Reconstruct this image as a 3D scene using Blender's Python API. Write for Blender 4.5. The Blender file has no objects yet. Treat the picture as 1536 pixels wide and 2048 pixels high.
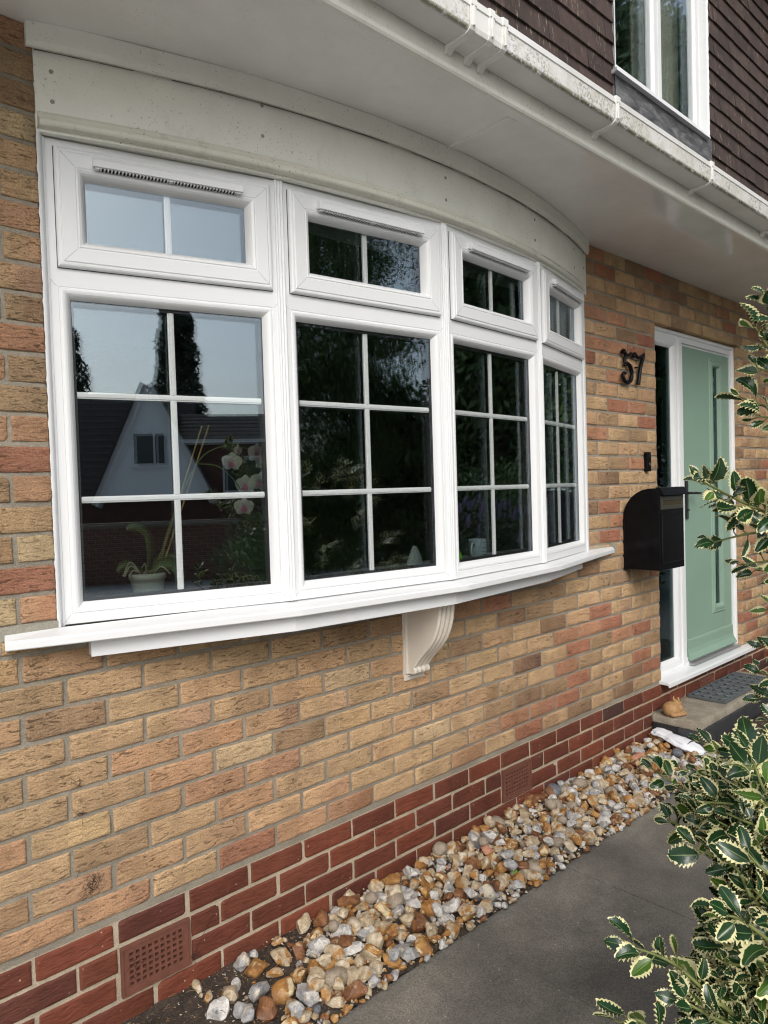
import bpy, bmesh, math, random
from mathutils import Vector, Matrix, noise
import numpy as np
R = math.radians
C = bpy.context.scene.collection
sc = bpy.context.scene
# ------------------------------------------------------------------ camera
cd = bpy.data.cameras.new('camera'); cam = bpy.data.objects.new('camera', cd); C.objects.link(cam)
cd.sensor_fit = 'VERTICAL'; cd.sensor_height = 36.0; cd.lens = 1436.8 * 36 / 2048
cd.clip_start = 0.02; cd.clip_end = 600
cR = Vector((0.73128648, -0.68142014, -0.02977704)); cU = Vector((0.04271658, 0.00218407, 0.99908484)); cF = Vector((0.6807315, 0.73188922, -0.03070512))
cP = Vector((-0.5754, -2.0536, 1.2353))
m = Matrix.Identity(4)
for i in range(3):
    m[i][0], m[i][1], m[i][2], m[i][3] = cR[i], cU[i], -cF[i], cP[i]
cam.matrix_world = m
sc.camera = cam
# ------------------------------------------------------------------ sky, sun, exposure (bright overcast)
SUN_EL, SUN_AZ = 40.0, 215.0          # degrees; azimuth clockwise from +y
w = bpy.data.worlds.new("World"); sc.world = w; w.use_nodes = True
nt = w.node_tree; nt.nodes.clear()
sky = nt.nodes.new('ShaderNodeTexSky'); sky.sky_type = 'NISHITA'; sky.sun_disc = False
sky.sun_elevation = R(SUN_EL); sky.sun_rotation = R(SUN_AZ); sky.air_density = 1.0; sky.dust_density = 3.0; sky.ozone_density = 1.0
hs = nt.nodes.new('ShaderNodeHueSaturation'); hs.inputs['Saturation'].default_value = 0.52; hs.inputs['Value'].default_value = 1.0
bg = nt.nodes.new('ShaderNodeBackground'); bg.inputs['Strength'].default_value = 0.15
wo = nt.nodes.new('ShaderNodeOutputWorld')
nt.links.new(sky.outputs[0], hs.inputs['Color']); nt.links.new(hs.outputs[0], bg.inputs[0]); nt.links.new(bg.outputs[0], wo.inputs[0])
sl = bpy.data.lights.new('sun', 'SUN'); sl.energy = .95; sl.angle = R(35); sl.color = (1, .965, .92)
so = bpy.data.objects.new('sun', sl); C.objects.link(so)
sd = Vector((math.sin(R(SUN_AZ)) * math.cos(R(SUN_EL)), math.cos(R(SUN_AZ)) * math.cos(R(SUN_EL)), math.sin(R(SUN_EL))))
so.rotation_euler = sd.to_track_quat('Z', 'Y').to_euler()
sc.view_settings.view_transform = 'Standard'; sc.view_settings.look = 'None'; sc.view_settings.gamma = 1
sc.view_settings.exposure = 0.55
sc.render.engine = 'CYCLES'
sc.cycles.max_bounces = 10; sc.cycles.transparent_max_bounces = 24; sc.cycles.glossy_bounces = 5; sc.cycles.diffuse_bounces = 5
sc.cycles.caustics_reflective = False; sc.cycles.caustics_refractive = False
sc.cycles.use_denoising = True
try: sc.cycles.denoiser = 'OPENIMAGEDENOISE'; sc.cycles.denoising_input_passes = 'RGB_ALBEDO_NORMAL'; sc.cycles.denoising_prefilter = 'ACCURATE'; sc.cycles.denoising_quality = 'HIGH'
except Exception: pass
sc.cycles.pixel_filter_type = 'BLACKMAN_HARRIS'; sc.cycles.filter_width = 1.15
sc.cycles.sample_clamp_indirect = 6

rnd = random.Random(7)
PATHZ = -0.34
# ------------------------------------------------------------------ material helpers
class NT:
    def __init__(s, name):
        s.m = bpy.data.materials.new(name); s.m.use_nodes = True; s.t = s.m.node_tree; s.n = s.t.nodes
        s.b = s.n['Principled BSDF']; s.out = s.n['Material Output']; s._co = None
    def new(s, k, **kw):
        n = s.n.new(k)
        for a, v in kw.items(): setattr(n, a, v)
        return n
    def put(s, inp, v):
        if hasattr(v, 'is_output') or isinstance(v, bpy.types.NodeSocket): s.t.links.new(v, inp)
        else: inp.default_value = v
    def co(s, scale=(1, 1, 1), rot=(0, 0, 0), kind='Object'):
        tc = s.new('ShaderNodeTexCoord'); mp = s.new('ShaderNodeMapping'); s.t.links.new(tc.outputs[kind], mp.inputs[0])
        mp.inputs['Scale'].default_value = scale; mp.inputs['Rotation'].default_value = rot; return mp.outputs[0]
    def noise(s, co, scale, detail=4, rough=.55, dist=0, out='Fac'):
        n = s.new('ShaderNodeTexNoise'); s.t.links.new(co, n.inputs['Vector']); n.inputs['Scale'].default_value = scale
        n.inputs['Detail'].default_value = detail; n.inputs['Roughness'].default_value = rough; n.inputs['Distortion'].default_value = dist
        return n.outputs[out]
    def voro(s, co, scale, feature='F1', out='Distance', rand=1):
        n = s.new('ShaderNodeTexVoronoi'); n.feature = feature; s.t.links.new(co, n.inputs['Vector']); n.inputs['Scale'].default_value = scale
        n.inputs['Randomness'].default_value = rand; return n.outputs[out]
    def ramp(s, fac, stops, interp='LINEAR'):
        n = s.new('ShaderNodeValToRGB'); s.t.links.new(fac, n.inputs[0]); e = n.color_ramp.elements; n.color_ramp.interpolation = interp
        while len(e) < len(stops): e.new(.5)
        for k, (p, c) in enumerate(stops):
            e[k].position = p; e[k].color = (c[0], c[1], c[2], 1) if not isinstance(c, (int, float)) else (c, c, c, 1)
        return n.outputs[0]
    def mix(s, fac, a, b, mode='MIX'):
        n = s.new('ShaderNodeMix', data_type='RGBA', blend_type=mode)
        s.put(n.inputs[0], fac)
        for i, v in ((6, a), (7, b)):
            if isinstance(v, tuple) and len(v) == 3: v = (*v, 1)
            s.put(n.inputs[i], v)
        return n.outputs[2]
    def math(s, op, a, b=0.0, clamp=False):
        n = s.new('ShaderNodeMath', operation=op, use_clamp=clamp); s.put(n.inputs[0], a); s.put(n.inputs[1], b); return n.outputs[0]
    def attr(s, name, out='Color'):
        n = s.new('ShaderNodeAttribute', attribute_name=name); return n.outputs[out]
    def bump(s, h, strength=.3, dist=.01, prev=None):
        n = s.new('ShaderNodeBump'); s.t.links.new(h, n.inputs['Height']); n.inputs['Strength'].default_value = strength; n.inputs['Distance'].default_value = dist
        if prev is not None: s.t.links.new(prev, n.inputs['Normal'])
        return n.outputs[0]
    def fin(s, col=None, rough=None, normal=None, **kw):
        if col is not None: s.put(s.b.inputs['Base Color'], (*col, 1) if isinstance(col, tuple) and len(col) == 3 else col)
        if rough is not None: s.put(s.b.inputs['Roughness'], rough)
        if normal is not None: s.t.links.new(normal, s.b.inputs['Normal'])
        for k, v in kw.items(): s.put(s.b.inputs[k.replace('_', ' ')], v)
        return s.m

def m_plain(name, col, rough=.5, var=.06, scale=12, bump=0, **kw):
    t = NT(name); co = t.co(); n = t.noise(co, scale, 5)
    c = t.ramp(n, [(.25, tuple(x * (1 - var) for x in col)), (.75, tuple(min(1, x * (1 + var)) for x in col))])
    nb = t.bump(t.noise(co, scale * 6, 4), bump, .004) if bump else None
    return t.fin(c, rough, nb, **kw)

def m_upvc(name='white_upvc', base=(.74, .755, .76), dirt=.0):
    t = NT(name)
    if not dirt: return t.fin(base, .28, Specular_IOR_Level=.4)
    co = t.co(); d = t.noise(t.co((1, 1, 2.5)), 9, 8, .7)
    c = t.mix(t.ramp(d, [(.55, 0), (.72, dirt)]), base, (.42, .40, .33))
    return t.fin(c, .32)

def m_oldwhite(name, base, speck=.5, streak=.4, rough=.42):
    t = NT(name); co = t.co()
    n = t.noise(co, 3.2, 8, .65); c = t.ramp(n, [(.3, tuple(x * .87 for x in base)), (.65, base)])
    st = t.noise(t.co((1, 1, .35)), 14, 6, .7); c = t.mix(t.ramp(st, [(.56, 0), (.8, streak)]), c, (.33, .31, .22))
    sp = t.noise(co, 160, 2, .5); reg = t.noise(co, 4.5, 3)
    c = t.mix(t.math('MULTIPLY', t.ramp(sp, [(.66, 0), (.71, speck)]), t.ramp(reg, [(.42, 0), (.6, 1)])), c, (.10, .09, .06))
    return t.fin(c, rough, t.bump(t.noise(co, 25, 4), .08 if rough > .3 else .015, .003))

def m_brick():
    t = NT('buff_brick'); hsb = t.new('ShaderNodeHueSaturation'); hsb.inputs['Saturation'].default_value = .93; hsb.inputs['Value'].default_value = 1.04; t.t.links.new(t.attr('col'), hsb.inputs['Color']); a = hsb.outputs[0]
    co = t.co(); big = t.noise(co, 9, 5, .6)
    c = t.mix(.85, a, t.ramp(big, [(.25, .62), (.5, .92), (.78, 1.22)]), 'MULTIPLY')
    fine = t.noise(co, 210, 5, .7); c = t.mix(.9, c, t.ramp(fine, [(.28, .55), (.5, 1.0), (.75, 1.38)]), 'MULTIPLY')
    c = t.mix(.9, c, t.ramp(t.noise(co, 1.1, 4, .6), [(.3, .84), (.7, 1.10)]), 'MULTIPLY')
    # dark pits and pale sand grains
    pit = t.voro(co, 95); c = t.mix(t.math('MULTIPLY', t.ramp(pit, [(.10, 1), (.2, 0)]), t.ramp(t.noise(co, 13, 3), [(.45, 0), (.62, .6)])), c, (.08, .055, .034))
    wav = t.noise(t.co((1.0, 1.0, 4.2)), 34, 7, .68, .9)
    crack = t.ramp(wav, [(.37, 1), (.425, 0)])
    crack = t.math('MULTIPLY', crack, t.ramp(t.noise(co, 5.5, 2), [(.38, .25), (.6, 1)]))
    c = t.mix(t.math('MULTIPLY', crack, .62), c, (.10, .064, .036))
    hl = t.noise(t.co((1.0, 1.0, 3.0)), 60, 4, .6, .4); c = t.mix(t.ramp(hl, [(.6, 0), (.72, .45)]), c, (.60, .47, .28))
    # vertical drag marks of lime
    vs = t.noise(t.co((26, 1, 1.6)), 4, 3, .5); c = t.mix(t.math('MULTIPLY', t.ramp(vs, [(.64, 0), (.70, .5)]), t.ramp(t.noise(co, 3, 2), [(.5, 0), (.6, 1)])), c, (.52, .43, .28))
    h = t.math('SUBTRACT', t.math('ADD', t.math('MULTIPLY', wav, .9), t.math('MULTIPLY', fine, .35)), t.math('MULTIPLY', crack, .5))
    return t.fin(c, .93, t.bump(h, .95, .008), Specular_IOR_Level=.15)

def m_redbrick():
    t = NT('red_engineering_brick'); a = t.attr('col'); co = t.co()
    c = t.mix(.8, a, t.ramp(t.noise(co, 7, 5, .6), [(.25, .6), (.5, .95), (.75, 1.25)]), 'MULTIPLY')
    wav = t.noise(t.co((1.0, 1.0, 3.4)), 26, 6, .62, .8)
    c = t.mix(.7, c, t.ramp(wav, [(.3, .55), (.45, .95), (.7, 1.2)]), 'MULTIPLY')
    s = t.voro(co, 42); c = t.mix(t.math('MULTIPLY', t.ramp(s, [(.07, 1), (.13, 0)]), t.ramp(t.noise(co, 8, 2), [(.5, 0), (.62, .8)])), c, (.55, .48, .40))
    dust = t.noise(t.co((1, 1, 2)), 5, 8, .75); c = t.mix(t.ramp(dust, [(.60, 0), (.85, .28)]), c, (.32, .20, .15))
    return t.fin(c, .62, t.bump(t.math('ADD', wav, t.math('MULTIPLY', t.noise(co, 180, 3), .15)), .8, .007), Specular_IOR_Level=.28)

def m_mortar(name, col, sp=.5):
    t = NT(name); co = t.co()
    c = t.ramp(t.noise(co, 6, 6, .65), [(.3, tuple(x * .72 for x in col)), (.7, tuple(x * 1.12 for x in col))])
    g = t.noise(co, 330, 4, .7); c = t.mix(.8, c, t.ramp(g, [(.3, .6), (.5, 1), (.72, 1.3)]), 'MULTIPLY')
    return t.fin(c, .95, t.bump(t.math('ADD', g, t.noise(co, 60, 4)), .8, .004), Specular_IOR_Level=.1)

def m_glass(name, tint=(.975, .985, .98), r0=.095):
    t = NT(name); t.n.remove(t.b)
    lw = t.new('ShaderNodeLayerWeight'); lw.inputs['Blend'].default_value = .5
    f5 = t.math('POWER', lw.outputs['Facing'], 5.0)
    fac = t.math('ADD', t.math('MULTIPLY', f5, 1 - r0), r0, True)
    gl = t.new('ShaderNodeBsdfGlossy'); gl.inputs['Roughness'].default_value = .0; gl.inputs['Color'].default_value = (.82, .93, 1, 1)
    nz = t.noise(t.co(), 1.6, 1, .4); t.t.links.new(t.bump(nz, .03, .01), gl.inputs['Normal'])
    tr = t.new('ShaderNodeBsdfTransparent'); tr.inputs['Color'].default_value = (*tint, 1)
    mx = t.new('ShaderNodeMixShader'); t.t.links.new(fac, mx.inputs[0]); t.t.links.new(tr.outputs[0], mx.inputs[1]); t.t.links.new(gl.outputs[0], mx.inputs[2])
    t.t.links.new(mx.outputs[0], t.out.inputs[0]); return t.m

M = {}
M['upvc'] = m_upvc(); M['upvc_dirty'] = m_upvc('white_upvc_weathered', (.76, .76, .73), .35)
M['board'] = m_oldwhite('aged_white_board', (.84, .84, .765), .8, .28)
M['soffit'] = m_oldwhite('aged_soffit', (.85, .85, .825), .25, .06, .10)
M['brick'] = m_brick(); M['red'] = m_redbrick()
M['mortar'] = m_mortar('grey_mortar', (.33, .295, .235)); M['mortar2'] = m_mortar('sandy_mortar', (.51, .43, .32))
M['glass'] = m_glass('window_glass'); M['glass_in'] = m_glass('inner_low_e_glass', (.80, .84, .83)); M['glass_dark'] = m_glass('tinted_glass', (.50, .56, .55), .06)
M['seal'] = m_plain('black_gasket', (.015, .015, .017), .5)
M['joint'] = m_plain('frame_joint', (.25, .26, .26), .6); M['dark'] = m_plain('void_shade', (.012, .012, .012), .8)  # the near-black one paints in the shade of holes, slots and gaps
M['cement'] = m_mortar('smeared_cement', (.36, .34, .28))

# ------------------------------------------------------------------ mesh helpers
class MB:
    def __init__(s): s.v = []; s.f = []; s.mi = []; s.col = []; s.sm = []
    def add(s, vs, fs, mi=0, col=None, smooth=False):
        o = len(s.v); s.v.extend([tuple(v) for v in vs]); s.f.extend([tuple(i + o for i in f) for f in fs])
        s.mi.extend([mi] * len(fs)); s.sm.extend([smooth] * len(fs)); s.col.extend([col or (1, 1, 1)] * len(vs))
        return o
    def box(s, x0, x1, y0, y1, z0, z1, mi=0, col=None):
        s.add([(x0, y0, z0), (x1, y0, z0), (x1, y1, z0), (x0, y1, z0), (x0, y0, z1), (x1, y0, z1), (x1, y1, z1), (x0, y1, z1)],
              [(0, 3, 2, 1), (4, 5, 6, 7), (0, 1, 5, 4), (1, 2, 6, 5), (2, 3, 7, 6), (3, 0, 4, 7)], mi, col); return s
    def hexa(s, pts, mi=0, col=None):      # 8 points bottom loop then top loop
        s.add(pts, [(0, 3, 2, 1), (4, 5, 6, 7), (0, 1, 5, 4), (1, 2, 6, 5), (2, 3, 7, 6), (3, 0, 4, 7)], mi, col); return s
    def prism(s, prof, fn, t0, t1, mi=0, smooth=False, caps=True):   # prof = 2D loop, fn(a,b,t)->xyz
        n = len(prof); vs = [fn(a, b, t0) for a, b in prof] + [fn(a, b, t1) for a, b in prof]
        s.add(vs, [(i, (i + 1) % n, n + (i + 1) % n, n + i) for i in range(n)], mi, None, smooth)
        if caps: s.add(vs, [tuple(range(n))[::-1], tuple(range(n, 2 * n))], mi)
        return s
    def sweep(s, loops, closed=True, mi=0, smooth=True, caps=True):
        n = len(loops[0]); vs = [p for l in loops for p in l]; fs = []
        for k in range(len(loops) - 1):
            for i in range(n if closed else n - 1):
                j = (i + 1) % n; fs.append((k * n + i, k * n + j, (k + 1) * n + j, (k + 1) * n + i))
        s.add(vs, fs, mi, None, smooth)
        if caps and closed: s.add(loops[0] , [tuple(range(n))[::-1]], mi); s.add(loops[-1], [tuple(range(n))], mi)
        return s
    def tube(s, pts, rad, n=8, mi=0, closed_caps=True):
        P = [Vector(p) for p in pts]; loops = []
        up = Vector((0, 0, 1))
        for i, p in enumerate(P):
            d = (P[min(i + 1, len(P) - 1)] - P[max(i - 1, 0)]); d = d.normalized() if d.length > 1e-9 else up
            a = d.cross(up);
            if a.length < .05: a = d.cross(Vector((0, 1, 0)))
            a.normalize(); b = d.cross(a); r = rad[i] if isinstance(rad, (list, tuple)) else rad
            if i and (a.dot(pa) < 0): a = -a; b = -b
            pa = a.copy()
            loops.append([tuple(p + (a * math.cos(2 * math.pi * k / n) + b * math.sin(2 * math.pi * k / n)) * r) for k in range(n)])
        return s.sweep(loops, True, mi, True, closed_caps)
    def lathe(s, prof, c, n=28, mi=0):
        loops = [[(c[0] + r * math.cos(2 * math.pi * k / n), c[1] + r * math.sin(2 * math.pi * k / n), c[2] + z) for k in range(n)] for r, z in prof]
        return s.sweep(loops, True, mi, True, True)
    def build(s, name, mats, parent=None, attr=False, bevel=0, smooth_all=False, extra=None):
        me = bpy.data.meshes.new(name); me.from_pydata(s.v, [], s.f); me.update()
        for mm in (mats if isinstance(mats, (list, tuple)) else [mats]): me.materials.append(mm)
        me.polygons.foreach_set('material_index', s.mi); me.polygons.foreach_set('use_smooth', [True] * len(s.f) if smooth_all else s.sm)
        if attr:
            ca = me.color_attributes.new('col', 'FLOAT_COLOR', 'POINT')
            ca.data.foreach_set('color', [x for c in s.col for x in (c[0], c[1], c[2], 1)])
        if extra:
            for k, vals in extra.items():
                a = me.attributes.new(k, 'FLOAT', 'POINT'); a.data.foreach_set('value', vals)
        o = bpy.data.objects.new(name, me); C.objects.link(o)
        if parent is not None: o.parent = parent
        if bevel:
            bm = bmesh.new(); bm.from_mesh(me); bmesh.ops.remove_doubles(bm, verts=bm.verts, dist=1e-5)
            bmesh.ops.recalc_face_normals(bm, faces=bm.faces); bm.to_mesh(me); bm.free()
            b = o.modifiers.new('bevel', 'BEVEL'); b.width = bevel; b.segments = 2; b.limit_method = 'ANGLE'; b.angle_limit = R(35)
        return o
def tag(o, label=None, cat=None, group=None, kind=None):
    if label: o['label'] = label
    if cat: o['category'] = cat
    if group: o['group'] = group
    if kind: o['kind'] = kind
    return o
def empty(name, loc, label, cat, group=None):
    o = bpy.data.objects.new(name, None); C.objects.link(o); o.location = loc; o.empty_display_size = .1
    return tag(o, label, cat, group)
def relocate(root):     # children were built in world coordinates; keep them there
    inv = Matrix.Translation(-root.location)
    def rec(o, top):
        for ch in o.children:
            if top: ch.matrix_parent_inverse = inv
    rec(root, True)
def catmull(P, n=6):
    P = [Vector(p) for p in P]; out = []
    for i in range(len(P) - 1):
        a = P[max(i - 1, 0)]; b = P[i]; c = P[i + 1]; d = P[min(i + 2, len(P) - 1)]
        for k in range(n):
            t = k / n; out.append(.5 * ((2 * b) + (c - a) * t + (2 * a - 5 * b + 4 * c - d) * t * t + (3 * b - a - 3 * c + d) * t ** 3))
    out.append(P[-1]); return out
def nz(x, y, z): return noise.noise(Vector((x, y, z)))

# ------------------------------------------------------------------ the ground
def ground():
    t = NT('pale_bounce_ground'); co = t.co(); g = t.noise(co, 120, 4, .7)
    c = t.mix(.8, t.ramp(t.noise(co, .6, 5), [(.3, (.36, .36, .34)), (.7, (.47, .465, .44))]), t.ramp(g, [(.3, .7), (.7, 1.3)]), 'MULTIPLY')  # unseen ground made pale to bounce light up under the soffit
    mt = t.fin(c, .9, t.bump(g, .4, .004))
    mb = MB(); z = PATHZ - .05
    mb.add([(-200, -300, z), (300, -300, z), (300, 200, z), (-200, 200, z)], [(0, 1, 2, 3)])
    tag(mb.build('ground', mt), kind='structure')
    # soil under the stones and round the bush
    t = NT('soil'); co = t.co(); n = t.noise(co, 26, 8, .75); v = t.voro(co, 120)
    c = t.ramp(n, [(.3, (.018, .013, .010)), (.55, (.07, .052, .038)), (.8, (.17, .13, .09))])
    c = t.mix(t.ramp(v, [(.08, .8), (.17, 0)]), c, (.34, .28, .20)); mt = t.fin(c, .95, t.bump(t.math('ADD', n, t.noise(co, 150, 3)), 1, .012))
    def bed(x0, x1, y0, y1, zf, nx, ny, nm):
        mb = MB(); vs = []; fs = []
        for j in range(ny + 1):
            for i in range(nx + 1):
                x = x0 + (x1 - x0) * i / nx; y = y0 + (y1 - y0) * j / ny
                vs.append((x, y, zf(x, y) + .010 * nz(x * 9, y * 9, 1) + .006 * nz(x * 40, y * 40, 5)))
        for j in range(ny):
            for i in range(nx):
                a = j * (nx + 1) + i; fs.append((a, a + 1, a + nx + 2, a + nx + 1))
        mb.add(vs, fs, smooth=True); return tag(mb.build(nm, mt), kind='structure')
    bed(-1.6, 7.5, -.40, .03, lambda x, y: -.297 + (y * .085) , 500, 26, 'soil')
    bed(.2, 6.0, -4.0, -1.34, lambda x, y: PATHZ - .008, 220, 90, 'soil')
    # path of large dark slabs
    t = NT('path_slab'); co = t.co(); n = t.noise(co, 2.6, 9, .68, .3); g = t.noise(co, 210, 3, .7)
    c = t.ramp(n, [(.3, (.092, .086, .075)), (.5, (.140, .132, .115)), (.72, (.25, .235, .195))])
    c = t.mix(.95, c, t.ramp(g, [(.32, .55), (.5, 1), (.68, 1.5)]), 'MULTIPLY')
    v = t.voro(co, 60); c = t.mix(t.math('MULTIPLY', t.ramp(v, [(.05, 1), (.1, 0)]), t.ramp(t.noise(co, 9, 2), [(.55, 0), (.65, .8)])), c, (.40, .38, .33))
    g2 = t.noise(co, 900, 2, .5); c = t.mix(t.ramp(g2, [(.61, 0), (.68, .6)]), c, (.42, .40, .34))
    mt = t.fin(c, .72, t.bump(t.math('ADD', g, t.math('MULTIPLY', n, 2)), .45, .004), Specular_IOR_Level=.35)
    mb = MB(); xs = [-1.9, -1.28, -.66, -.02, .655, 1.298, 1.93, 2.56, 3.19, 3.82, 4.45, 5.08, 5.71, 6.34]
    mb.box(-1.9, 6.34, -1.34, -.392, PATHZ - .05, PATHZ - .006)
    for i in range(len(xs) - 1):
        e = .0013
        mb.box(xs[i] + e, xs[i + 1] - e, -1.335, -.388 + rnd.uniform(-.003, .004), PATHZ - .04, PATHZ + rnd.uniform(-.001, .0015))
    o = tag(mb.build('path', mt, bevel=.0025), kind='structure')
ground()

# ------------------------------------------------------------------ the house
house = empty('house', (1.5, 2.5, PATHZ), 'brick house with white bay window, green front door and dark tile hung upper storey', 'house')
BX0, BX1, BZ0 = .100, 2.805, .842
DX0, DX1, DZ1 = 3.605, 4.878, 2.195
TOPZ = 2.51
WX0, WX1 = -1.75, 7.2

def grd(i, n, w_):
    e = [0, .0012, .0035]
    if i <= 2: return e[i] / w_
    if i >= n - 2: return 1 - e[n - i] / w_
    a = e[2] / w_; return a + (1 - 2 * a) * (i - 2) / (n - 4)
def brick_geo(mb, x0, x1, z0, z1, col, detail, mi=0, rough=1.0):
    nx, nz_ = (30, 13) if detail == 2 else ((14, 8) if detail == 1 else (8, 6))
    if (x1 - x0) < .13: nx = max(8, nx // 2)
    ox = rnd.uniform(0, 90); tw = rnd.uniform(-.0012, .0012); tz = rnd.uniform(-.0012, .0012); base = rnd.uniform(-.0015, .001)
    vs = []; fs = []; cols = []
    chips = [(rnd.choice((x0, x1)), rnd.choice((z0, z1)), rnd.uniform(.006, .016)) for _ in range(2)] if rnd.random() < .45 else []
    kk = rnd.uniform(.78, 1.12); c2 = (col[0] * kk, col[1] * kk * rnd.uniform(.9, 1.04), col[2] * kk * rnd.uniform(.88, 1.06)); band = rnd.random() < .35; bx = rnd.uniform(.25, .75)
    for j in range(nz_ + 1):
        for i in range(nx + 1):
            # spacing tighter at the edges
            u = i / nx; v = j / nz_; u = grd(i, nx, x1 - x0); v = grd(j, nz_, z1 - z0)
            x = x0 + (x1 - x0) * u; z = z0 + (z1 - z0) * v
            e = min(x - x0, x1 - x, z - z0, z1 - z)
            y = base + tw * (u - .5) * 2 + tz * (v - .5) * 2 + rough * (.0016 * nz(x * 38 + ox, z * 95, 3) + .0008 * nz(x * 120 + ox, z * 260, 7)) + .0042 * math.exp(-max(e, 0) / .0011)
            for cx, cz, cr in chips:
                d = math.hypot(x - cx, z - cz)
                if d < cr: y += .006 * (1 - d / cr)
            if i in (0, nx): x += rough * .0022 * nz(z * 60, ox, 1) * (1 if i else -1)
            if j in (0, nz_): z += rough * .0022 * nz(x * 45, ox, 9)
            vs.append((x, y, z))
            k = .5 + .5 * math.tanh((u - bx) * 14) if band else .0
            cols.append(tuple(col[q] * (1 - k) + c2[q] * k for q in range(3)))
    W = nx + 1
    for j in range(nz_):
        for i in range(nx):
            a = j * W + i; fs.append((a, a + 1, a + W + 1, a + W))
    ring = [i for i in range(W)] + [j * W + nx for j in range(1, nz_ + 1)] + [nz_ * W + i for i in range(nx - 1, -1, -1)] + [j * W for j in range(nz_ - 1, 0, -1)]
    b = len(vs)
    for r in ring: vs.append((vs[r][0], .098, vs[r][2])); cols.append(cols[r])
    n = len(ring)
    for k in range(n): fs.append((ring[(k + 1) % n], ring[k], b + k, b + (k + 1) % n))
    o = mb.add(vs, fs, mi, col, True)
    mb.col[o:] = cols
BUFF = [((.490, .318, .165), 6), ((.505, .325, .168), 5), ((.500, .305, .158), 4), ((.460, .305, .158), 3.5), ((.425, .275, .145), 3), ((.485, .275, .142), 2.6), ((.410, .225, .120), 1.2), ((.345, .220, .122), 1.2), ((.375, .165, .092), .6), ((.535, .375, .208), 1.6)]
BUFF_R = BUFF[:3] + [((.385, .245, .130), 4), ((.430, .210, .110), 3.0), ((.375, .155, .085), 2.0), ((.300, .180, .100), 1.8)]
BUFF_L = [((.420, .270, .140), 3), ((.400, .225, .120), 3), ((.320, .140, .080), 2.5), ((.330, .220, .120), 2.5), ((.450, .330, .180), 1.5)]
REDC = [((.135, .041, .025), 5), ((.155, .049, .029), 4), ((.185, .054, .031), 1.6), ((.112, .038, .026), 3), ((.080, .038, .033), .4)]
def pick(tab):
    s = sum(w_ for _, w_ in tab); r = rnd.uniform(0, s)
    for c, w_ in tab:
        r -= w_
        if r <= 0: break
    k = rnd.uniform(.93, 1.06) * (1.0 if tab is REDC else 1.14); return tuple(x * k for x in c)
AIRB = [(.233, .452), (2.03, 2.25), (4.15, 4.36)]
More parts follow.
